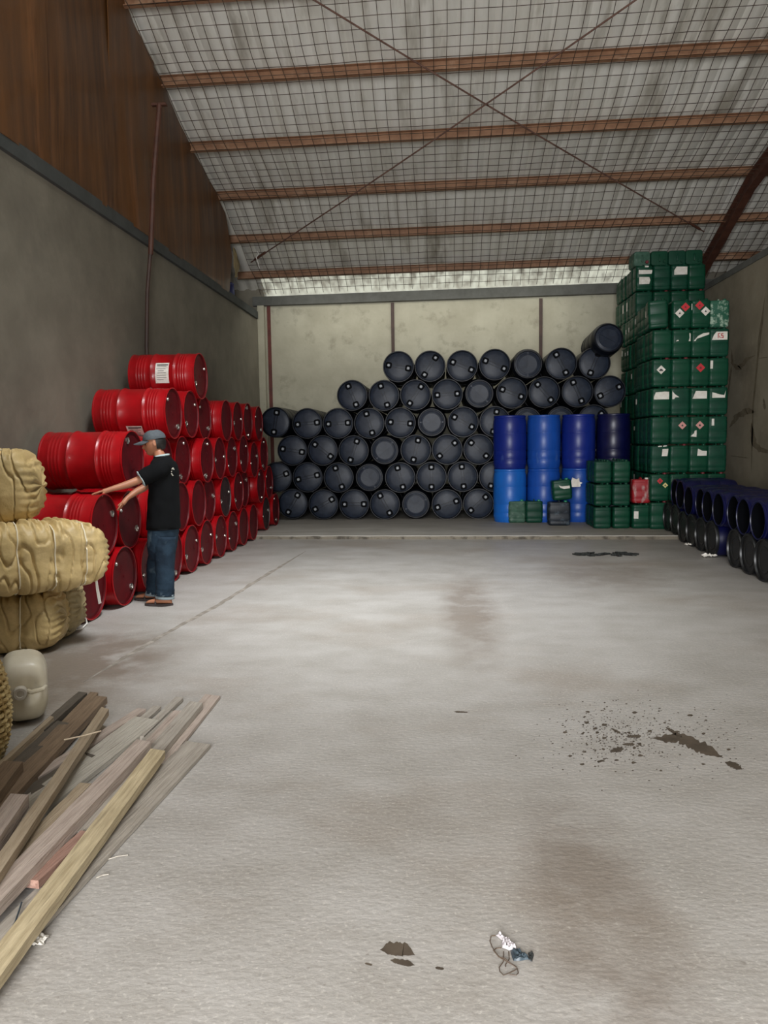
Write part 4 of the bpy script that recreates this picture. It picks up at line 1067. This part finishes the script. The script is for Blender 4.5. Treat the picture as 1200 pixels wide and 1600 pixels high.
# foil, wire and slate-grey plastic in the foreground
t = root('wire_tangle', 'tangle of thin brown wire with shiny film lying in the near floor', 'debris')
def wirep(pts): return MB().tube([onZ(760+x/12, 1440+y/12, z) for x, y, z in pts], .0016, 5)
obj('wire', wirep([(170, 260, .01), (90, 270, .006), (65, 360, .006), (110, 480, .008), (170, 580, .012), (260, 680, .012), (400, 760, .016), (520, 830, .012), (580, 880, .006), (600, 960, .006), (560, 1005, .006), (430, 990, .006)]), M['wire'], t)
obj('wire', wirep([(280, 490, .01), (190, 500, .005), (130, 540, .005), (230, 660, .01), (340, 690, .02), (460, 780, .015), (560, 850, .006), (560, 900, .006), (440, 960, .006), (320, 1005, .006), (250, 930, .006), (240, 860, .006), (320, 750, .01), (320, 560, .01)]), M['wire'], t)
obj('wire', wirep([(420, 560, .01), (430, 700, .012), (360, 800, .008), (360, 850, .006)]), M['wire'], t)
def film(poly, z0, amp, m, nm, seed, par):
    c_ = Vector((sum(p[0] for p in poly)/len(poly), sum(p[1] for p in poly)/len(poly))); vs = []; K = 6; n_ = len(poly)*4
    ring = []
    for i in range(len(poly)):
        for s in range(4): ring.append(Vector(poly[i]).lerp(Vector(poly[(i+1) % len(poly)]), s/4))
    for k in range(K+1):
        for i, p_ in enumerate(ring):
            q_ = c_.lerp(p_, max(.02, k/K)); w3 = onZ(760+q_.x/12, 1440+q_.y/12, 0)
            vs.append((w3.x, w3.y, z0+amp*(abs(noise.noise(Vector((q_.x*.02, q_.y*.02, seed))))*2) if k < K else z0*.3))
    fs = [(k*n_+i, k*n_+(i+1) % n_, (k+1)*n_+(i+1) % n_, (k+1)*n_+i) for k in range(K) for i in range(n_)]
    return obj(nm, MB().add(vs, fs, False), M[m], par)
film([(170, 260), (260, 240), (330, 330), (430, 340), (470, 430), (570, 480), (560, 520), (430, 550), (300, 500), (280, 420), (300, 370)], .006, .012, 'foilw', 'shiny_film', 2, t)
sp_ = root('plastic_offcut', 'folded slate-grey plastic offcut beside the wire tangle', 'debris')
film([(450, 560), (560, 520), (660, 590), (800, 690), (860, 770), (790, 720), (640, 745), (510, 750), (480, 680)], .006, .006, 'scrap', 'offcut_sheet', 6, sp_)
film([(780, 610), (850, 590), (890, 640), (860, 760), (800, 670)], .005, .007, 'blk', 'offcut_fold', 9, sp_)
# straw-like splinters near the planks
for a, b_, lb in (((168, 1343), (200, 1336), 'pale wood splinter on the floor beside the outermost plank, upper'), ((150, 1372), (170, 1366), 'pale wood splinter on the floor beside the outermost plank, lower')):
    tag(obj('wood_splinter', MB().tube([onZ(*a, .004), onZ((a[0]+b_[0])/2, (a[1]+b_[1])/2-1.5, .006), onZ(*b_, .004)], .0022, 5), W['pale']), lb, 'splinter')

# ------------------------------------------------------------------ blue drums seen through the opening at the far end of the left wall
struct('ledge_outer', MB().box((-6.0, 13.6, 3.9), (XL-.2, YB, 4.1)), M['wallL'])
for i, (y, z) in enumerate(((14.9, 4.10), (15.5, 4.10), (16.1, 4.10))):
    b_ = barrel(M['blue1']); b_.matrix_world = T(XL-.52, y, z) @ Matrix.Diagonal((.95, .95, .95 if i == 0 else .8, 1))
    tag(b_, 'blue barrel beyond the left wall, in gap past plywood, %s from near side' % ORD[i+1], 'barrel', 'blue barrels beyond the left wall')
# hanging torn cloth at the opening
mb = MB(); vs = []
a = onX(365, 385, XL+.05); bq = onX(375, 440, XL+.05)
for i in range(9):
    for j in range(9):
        u, v = i/8, j/8
        yy = a.y-.02+(.12+.5*v*(1-v)*1.6+.1*v)*(u); zz = a.z-.02-(a.z-bq.z)*v*(1-.12*u)
        vs.append((XL+.05+.05*noise.noise(Vector((u*3, v*3, 1))), yy, zz))
o = obj('hanging_cloth', mb.add(vs, [(i*9+j, (i+1)*9+j, (i+1)*9+j+1, i*9+j+1) for i in range(8) for j in range(8)]), M['sackd']); s = o.modifiers.new('thick', 'SOLIDIFY'); s.thickness = .006
tag(o, 'torn grey cloth hanging in the gap past the last plywood sheet', 'cloth')

# ------------------------------------------------------------------ the worker
YM = 7.38
man = root('person', 'person in grey cap, black t-shirt and worn jeans leaning hands on the red drums', 'person')
def J(px, py, Y=YM): return onY(px, py, Y)
def skin_mesh(verts, edges, name, m, parent, sub=2):
    """verts: (point, (rx, ry)); a surface grown round the bone graph, one continuous mesh"""
    me = bpy.data.meshes.new(name+'_bones'); me.from_pydata([v[0] for v in verts], edges, []); me.update()
    o = bpy.data.objects.new(name+'_bones', me); C.objects.link(o)
    md = o.modifiers.new('skin', 'SKIN'); md.use_smooth_shade = True
    for i, v in enumerate(verts):
        s = me.skin_vertices[0].data[i]; s.radius = v[1]; s.use_root = (i == 0)
    sb_ = o.modifiers.new('sub', 'SUBSURF'); sb_.levels = sub; sb_.render_levels = sub
    bpy.context.view_layer.update()
    dg = bpy.context.evaluated_depsgraph_get()
    nm = bpy.data.meshes.new_from_object(o.evaluated_get(dg)); bpy.data.objects.remove(o)
    V_ = [v.co.copy() for v in nm.vertices]; F_ = [tuple(p.vertices) for p in nm.polygons]
    return V_, F_
def r2(a, b_=None): return (a, b_ or a)
V = []; Ed = []
def bone(p, r, parent=None):
    V.append((p, r2(r))); i = len(V)-1
    if parent is not None: Ed.append((parent, i))
    return i
pel = bone(J(256, 826), .105)
sp1 = bone(J(257, 790), .105, pel); sp2 = bone(J(256, 752), .115, sp1); nk0 = bone(J(256, 727), .062, sp2); nk1 = bone(J(251, 712), .052, nk0); hd0 = bone(J(243, 699), .055, nk1)
# near arm (the person's left), stretched out over the drum
sL = bone(J(254, 731, YM-.15), .058, nk0); eL = bone(J(215, 751, YM-.26), .040, sL); fL = bone(J(196, 758, YM-.33), .037, eL); wL = bone(J(171, 765, YM-.42), .024, fL); pL = bone(J(164, 767.5, YM-.44), .026, wL); kL = bone(J(158, 769, YM-.46), .022, pL)
# far arm, hand hanging on the rim of the next drum
sR = bone(J(250, 731, YM+.15), .058, nk0); eR = bone(J(226, 762, YM+.06), .040, sR); fR = bone(J(213, 768, YM-.02), .036, eR); wR = bone(J(198, 779, YM-.12), .024, fR); pR = bone(J(193.5, 785, YM-.15), .026, wR); kR = bone(J(191, 789, YM-.17), .022, pR)
# legs
for s, kx, ax in ((-1, 255, 258), (1, 249, 245)):
    h_ = bone(J(256, 836, YM+.09*s), .085, pel); k_ = bone(J(kx, 885, YM+.11*s), .060, h_); a_ = bone(J(ax, 928, YM+.12*s), .040, k_)
BV, BF = skin_mesh(V, Ed, 'person', None, None, 2)
bb = MB().add(BV, BF)
# five separate fingers on each hand, rooted in the palm
def finger(base, d, curl, L, r):
    d = d.normalized(); pts = [base-d*.018, base]; p = base
    for q_ in range(3):
        d = (d+curl*(.35+.25*q_)).normalized(); p = p+d*L*(.45, .32, .23)[q_]; pts.append(p)
    bb.tube(pts, r, 7, [r*1.05, r, r*.95, r*.88, r*.6])
hp = V[kL][0]; fd = (V[kL][0]-V[pL][0]).normalized(); dn = Vector((0, 0, -1))
for q_, (oy, ln, cu) in enumerate(((-.028, .072, .15), (-.010, .080, .55), (.009, .074, .7), (.026, .060, .8))):
    finger(hp+Vector((-.004, oy, .004)), fd, dn*cu+Vector((.0, 0, 0)), ln, .0085)
finger(V[pL][0]+Vector((0, -.02, -.012)), (fd+dn*.9+Vector((0, -.4, 0))), dn*.5, .055, .0095)
hp = V[kR][0]; fd = (V[kR][0]-V[pR][0]).normalized()
for q_, (oy, ln, cu) in enumerate(((-.028, .058, .2), (-.010, .066, .3), (.009, .062, .35), (.026, .052, .4))):
    finger(hp+Vector((-.004, oy, -.002)), fd, Vector((-.6, 0, -.2))*cu, ln, .0085)
finger(V[pR][0]+Vector((-.01, -.022, 0)), (fd+Vector((-.7, -.3, 0))), dn*.3, .05, .0095)
# head: facing -X, tipped down
HC = J(241.5, 692); HM = T(*HC) @ RZ(PI+.26) @ RY(.15)       # local +X = forwards, +Z = up
def g(v, s): return math.exp(-v*v/(s*s))
hv = []; NU, NV = 44, 56
for i in range(NU+1):
    th = PI*i/NU
    for j in range(NV):
        ph = 2*PI*j/NV; d = Vector((math.sin(th)*math.cos(ph), math.sin(th)*math.sin(ph), math.cos(th)))
        x_, y_, z_ = d.x*.097, d.y*.076, d.z*.118
        if z_ < 0 < d.x: x_ = d.x*.097*max(.05, math.sin(th))**-.62
        if z_ < 0:                                     # jaw narrows, the back of the skull pulls in to the neck
            k_ = -z_/.118; y_ *= 1-.28*k_; x_ = x_*(1-.10*k_)+(.012*k_ if x_ > 0 else .03*k_)
        if d.x > 0:
            fr_ = d.x
            x_ += .027*g(y_, .013)*g(z_+.034, .017)*fr_+.012*g(y_, .010)*g(z_+.008, .022)*fr_   # nose
            x_ += .009*g(y_, .024)*g(z_+.062, .007)*fr_+.008*g(y_, .022)*g(z_+.074, .007)*fr_-.006*g(y_, .026)*g(z_+.068, .003)*fr_  # lips
            x_ += .014*g(y_, .022)*g(z_+.098, .014)*fr_                                         # chin
            x_ -= .012*(g(y_-.031, .015)+g(y_+.031, .015))*g(z_+.004, .013)*fr_                  # eye sockets
            x_ += .005*g(z_-.018, .010)*fr_                                                     # brow
            x_ += .004*(g(y_-.04, .02)+g(y_+.04, .02))*g(z_+.02, .02)*fr_
        hv.append(HM @ Vector((x_, y_, z_)))
bb.add(hv, [(i*NV+j, i*NV+(j+1) % NV, (i+1)*NV+(j+1) % NV, (i+1)*NV+j) for i in range(NU) for j in range(NV)])
for s in (-1, 1):                                          # ears
    ev = []
    for i in range(9):
        th = PI*i/8
        for j in range(12):
            ph = 2*PI*j/12; d = Vector((math.sin(th)*math.cos(ph)*.017, math.sin(th)*math.sin(ph)*.007, math.cos(th)*.031))
            dent = -.004*g(d.x, .008)*g(d.z, .014) if d.y*s > 0 else 0
            ev.append(HM @ (Vector((-.008, s*(.078+dent), -.004))+Matrix.Rotation(s*.35, 3, 'Z') @ d))
    bb.add(ev, [(i*12+j, i*12+(j+1) % 12, (i+1)*12+(j+1) % 12, (i+1)*12+j) for i in range(8) for j in range(12)])
obj('body', bb, M['skin'], man)
# eyes, brows and mouth line
ey = MB()
for s in (-1, 1):
    ey.lathe([(.001, -.006), (.009, -.004), (.012, 0), (.009, .003), (.001, .004)], 12, HM @ T(.084, s*.031, -.004) @ RY(PI/2) @ Matrix.Diagonal((.6, 1.15, 1, 1)), close0=False, close1=False)
obj('eyes', ey, M['eye'], man)
bw = MB()
for s in (-1, 1): bw.tube([HM @ Vector(v) for v in ((.097, s*.014, .012), (.094, s*.032, .016), (.082, s*.05, .011))], .0035, 5)
bw.tube([HM @ Vector(v) for v in ((.086, -.022, -.069), (.100, 0, -.068), (.086, .022, -.069))], .0018, 5)
obj('eyebrows', bw, M['hair'], man)
# hair below the cap at the back and sides
hv = []
for i in range(21):
    th = PI*(.30+.42*i/20)
    for j in range(37):
        ph = PI*(.56+.88*j/36); d = Vector((math.sin(th)*math.cos(ph), math.sin(th)*math.sin(ph), math.cos(th)))
        low_ = max(0, i/20-.55)
        rr = 1.075+.02*noise.noise(d*9)-low_*.10*(1 if abs(j-18) > 11 else .0)
        hv.append(HM @ Vector((d.x*.099*rr-.002, d.y*.078*rr, d.z*.118+.012*(0 if abs(j-18) < 12 else low_*2.4))))
k_ = len(hv); hv2 = [HM @ ((HM.inverted() @ v)*.90) for v in hv]
fs = [(i*37+j, i*37+j+1, (i+1)*37+j+1, (i+1)*37+j) for i in range(20) for j in range(36)]
fs2 = [tuple(a+k_ for a in f[::-1]) for f in fs]
rim = [(i*37, (i+1)*37, (i+1)*37+k_, i*37+k_) for i in range(20)]+[((i+1)*37+36, i*37+36, i*37+36+k_, (i+1)*37+36+k_) for i in range(20)]+[(20*37+j, 20*37+j+1, 20*37+j+1+k_, 20*37+j+k_) for j in range(36)]
obj('hair', MB().add(hv+hv2, fs+fs2+rim), M['hair'], man)
# cap: crown, button, curved peak
HC2 = HM @ T(-.004, 0, .040)
cr = MB(); cv = []
for i in range(17):
    th = (PI*.52)*i/16
    for j in range(40):
        ph = 2*PI*j/40; d = Vector((math.sin(th)*math.cos(ph), math.sin(th)*math.sin(ph), math.cos(th)))
        z_ = d.z*.090; z_ = min(z_, .083+.002*noise.noise(d*4)); seam_ = 1-.008*g((ph % (PI/3))-PI/6, .06)
        cv.append(HC2 @ Vector((d.x*.110*seam_*(1+.03*noise.noise(d*3)), d.y*.089*seam_, z_)))
cr.add(cv, [(i*40+j, i*40+(j+1) % 40, (i+1)*40+(j+1) % 40, (i+1)*40+j) for i in range(16) for j in range(40)])
cap_ = obj('cap', cr, M['capm'], man)
pk_ = MB(); pv = []
for e_ in (0, -.004):
    for i in range(9):
        u = i/8
        for j in range(13):
            v_ = -1+2*j/12; hw = .078*(1-.12*u)*math.sqrt(max(0, 1-(u**3)*.55)); x0_ = .085*math.sqrt(max(.12, 1-(v_*.86)**2))
            pv.append(HC2 @ Vector((x0_+u*(.118-.035*v_*v_), v_*hw, .006-u*.026-.022*v_*v_+e_)))
fs = [(i*13+j, i*13+j+1, (i+1)*13+j+1, (i+1)*13+j) for i in range(8) for j in range(12)]; fs2 = [tuple(a+117 for a in f[::-1]) for f in fs]
edge = [(8*13+j, 8*13+j+1, 8*13+j+1+117, 8*13+j+117) for j in range(12)]
pk_.add(pv, fs+fs2+edge)
pk2 = obj('peak', pk_, M['capm'], cap_)
lg = MB()
for u0, u1, v0, v1 in ((.60, .95, -.75, -.45), (.55, .9, -.1, .15), (.62, .9, -.38, -.2)):
    def pp(u, v_): return HC2 @ Vector((.085*math.sqrt(1-(v_*.86)**2)+u*(.118-.035*v_*v_), v_*.078*(1-.12*u), .0085-u*.026-.022*v_*v_))
    lg.add([pp(u0, v0), pp(u1, v0), pp(u1, v1), pp(u0, v1)], [(0, 1, 2, 3)], False)
obj('peak_print', lg, M['logo'], pk2)
# clothes
def loft(secs, n_=28, axisx=Vector((1, 0, 0)), axisy=Vector((0, 1, 0)), fold=0, seed=0):
    vs = []
    # denser sections by interpolation
    S = []
    for k in range(len(secs)-1):
        for q_ in range(4):
            t_ = q_/4; a_, b2_ = secs[k], secs[k+1]; t2 = t_
            S.append((a_[0].lerp(b2_[0], t2), a_[1]+(b2_[1]-a_[1])*t2, a_[2]+(b2_[2]-a_[2])*t2))
    S.append(secs[-1])
    for k, (c_, a_, b2_) in enumerate(S):
        for i in range(n_):
            an = 2*PI*i/n_; f_ = 1+fold*noise.noise(Vector((math.cos(an)*2.2, math.sin(an)*2.2, k*.35+seed)))
            vs.append(c_+axisx*math.cos(an)*a_*f_+axisy*math.sin(an)*b2_*f_)
    m_ = len(S); fs = [(k*n_+i, k*n_+(i+1) % n_, (k+1)*n_+(i+1) % n_, (k+1)*n_+i) for k in range(m_-1) for i in range(n_)]
    return vs, fs
def limb(pts, n_=20, fold=0, seed=0):
    """sections square to the limb; pts: (centre, radius across in view, radius deep)"""
    vs = []; P_ = []
    for k in range(len(pts)-1):
        for q_ in range(5):
            t_ = q_/5; P_.append((pts[k][0].lerp(pts[k+1][0], t_), pts[k][1]+(pts[k+1][1]-pts[k][1])*t_))
    P_.append(pts[-1][:2])
    for k, (c_, r_) in enumerate(P_):
        d = (P_[min(k+1, len(P_)-1)][0]-P_[max(k-1, 0)][0]).normalized(); a_ = d.cross(Vector((0, 1, 0)) if abs(d.y) < .9 else Vector((0, 0, 1))).normalized(); b2_ = d.cross(a_)
        for i in range(n_):
            an = 2*PI*i/n_; f_ = 1+fold*noise.noise(Vector((math.cos(an)*2, math.sin(an)*2, k*.5+seed)))
            vs.append(c_+(a_*math.cos(an)+b2_*math.sin(an))*r_*f_)
    m_ = len(P_); return vs, [(k*n_+i, k*n_+(i+1) % n_, (k+1)*n_+(i+1) % n_, (k+1)*n_+i) for k in range(m_-1) for i in range(n_)]
sh = MB()
vs, fs = loft([(J(252.5, 712.5), .066, .064), (J(254, 716.5), .080, .092), (J(255, 721), .098, .150), (J(256, 727), .115, .182), (J(256.5, 738), .128, .190), (J(256, 755), .134, .178), (J(256, 780), .140, .170), (J(256, 800), .148, .175), (J(255.5, 822), .155, .182), (J(255.5, 826), .153, .18)], 36, fold=.07, seed=2)
sh.add(vs, fs)
vs, fs = limb([(J(259, 727, YM-.11), .075), (V[sL][0].lerp(V[eL][0], .12), .082), (V[sL][0].lerp(V[eL][0], .5), .075), (V[sL][0].lerp(V[eL][0], .86), .072)], fold=.10, seed=4); sh.add(vs, fs)
vs, fs = limb([(J(255, 727, YM+.11), .075), (V[sR][0].lerp(V[eR][0], .12), .080), (V[sR][0].lerp(V[eR][0], .5), .074), (V[sR][0].lerp(V[eR][0], .80), .070)], fold=.10, seed=5); sh.add(vs, fs)
so = obj('tshirt', sh, M['shirt'], man); s_ = so.modifiers.new('thick', 'SOLIDIFY'); s_.thickness = .006; s_.offset = 1
def cuffring(s, e_, t0, r_):
    c_ = V[s][0].lerp(V[e_][0], t0); d = (V[e_][0]-V[s][0]).normalized(); a_ = d.cross(Vector((0, 1, 0))).normalized(); b2_ = d.cross(a_)
    return [c_+(a_*math.cos(k*2*PI/28)+b2_*math.sin(k*2*PI/28))*r_ for k in range(29)]
obj('sleeve_trim', MB().tube(cuffring(sL, eL, .865, .0745), .006, 6), M['trimw'], so)
obj('sleeve_trim', MB().tube(cuffring(sR, eR, .805, .0725), .006, 6), M['trimw'], so)
nb = J(252.8, 713)
obj('collar_trim', MB().tube([nb+Vector((.066*math.cos(a_), .072*math.sin(a_), .012*math.cos(a_)+.004)) for a_ in [2*PI*i/28 for i in range(29)]], .011, 6), M['trimw'], so)
bp = J(271.5, 737, YM-.09)
lg = MB()
for i in range(9):
    a_ = i*.75; lg.box((-.0015, -.005, -.007), (.0015, .005, .008), T(bp.x-.010+.003*math.sin(i), bp.y+.022*math.cos(a_)*1.3, bp.z+.035*math.sin(a_)) @ RZ(-.5) @ RX(a_))
obj('shirt_print', lg, M['logo'], so)
tr_ = MB()
vs, fs = loft([(J(256, 812), .132, .165), (J(255.5, 826), .140, .175), (J(254, 845), .136, .178), (J(253.5, 858), .126, .172), (J(253, 872), .112, .15)], 36, fold=.04, seed=7); tr_.add(vs, fs)
vs, fs = limb([(J(258, 838, YM-.085), .098), (J(257.5, 855, YM-.09), .100), (J(257.5, 885, YM-.11), .086), (J(258, 905, YM-.12), .082), (J(258, 920, YM-.125), .080), (J(257.5, 931, YM-.13), .084)], 26, fold=.13, seed=9); tr_.add(vs, fs)
vs, fs = limb([(J(250, 838, YM+.085), .095), (J(248, 855, YM+.09), .096), (J(244, 885, YM+.11), .084), (J(243, 905, YM+.12), .080), (J(242, 918, YM+.125), .080), (J(241.5, 927, YM+.13), .082)], 26, fold=.13, seed=12); tr_.add(vs, fs)
to = obj('jeans', tr_, M['jeans'], man); s_ = to.modifiers.new('thick', 'SOLIDIFY'); s_.thickness = .006; s_.offset = 1
for (c0, dy) in (((258, 932), -.13), ((241.5, 927), .13)):
    vs, fs = limb([(J(c0[0], c0[1]-4, YM+dy), .086), (J(c0[0]-.3, c0[1]+2.5, YM+dy), .092)], 26, fold=.05, seed=3); q_ = obj('rolled_cuff', MB().add(vs, fs), M['cuff'], to)
    s_ = q_.modifiers.new('thick', 'SOLIDIFY'); s_.thickness = .008
# feet in sandals
for (px, dy) in ((255, -.13), (238, .13)):
    y_ = YM+dy; x_ = J(px, 935, y_).x; ft = MB(); vs = []
    for i in range(15):
        u = i/14; cx_ = x_+.085-u*.26; hw = .034+.014*math.sin(PI*min(1, u*1.15)); hh = (.075*(1-u)**1.3+.028)*math.sqrt(max(.05, 1-(2*u-1)**8))
        for j in range(16):
            a_ = 2*PI*j/16; vs.append((cx_, y_+hw*math.cos(a_)*math.sqrt(max(.08, 1-(2*u-1)**8)), .022+max(0, .5+.5*math.sin(a_))*hh))
    ft.add(vs, [(i*16+j, i*16+(j+1) % 16, (i+1)*16+(j+1) % 16, (i+1)*16+j) for i in range(14) for j in range(16)]+[tuple(range(16)), tuple(range(14*16+15, 14*16-1, -1))])
    obj('foot', ft, M['skin'], man)
    so_ = MB(); n_ = 24; pl_ = [(x_-.045+.142*math.cos(2*PI*k/n_), y_+(.052-.008*math.cos(2*PI*k/n_))*math.sin(2*PI*k/n_)) for k in range(n_)]
    so_.prism(pl_, (0, 0, .0), (1, 0, 0), (0, 1, 0), (0, 0, 1), .022)
    sd_ = obj('sandal', so_, M['sandal'], man)
    obj('sandal_strap', MB().tube([(x_-.06, y_-.05, .02), (x_-.065, y_-.035, .055), (x_-.07, y_, .072), (x_-.065, y_+.035, .055), (x_-.06, y_+.05, .02)], .010, 6), M['sandal'], sd_)
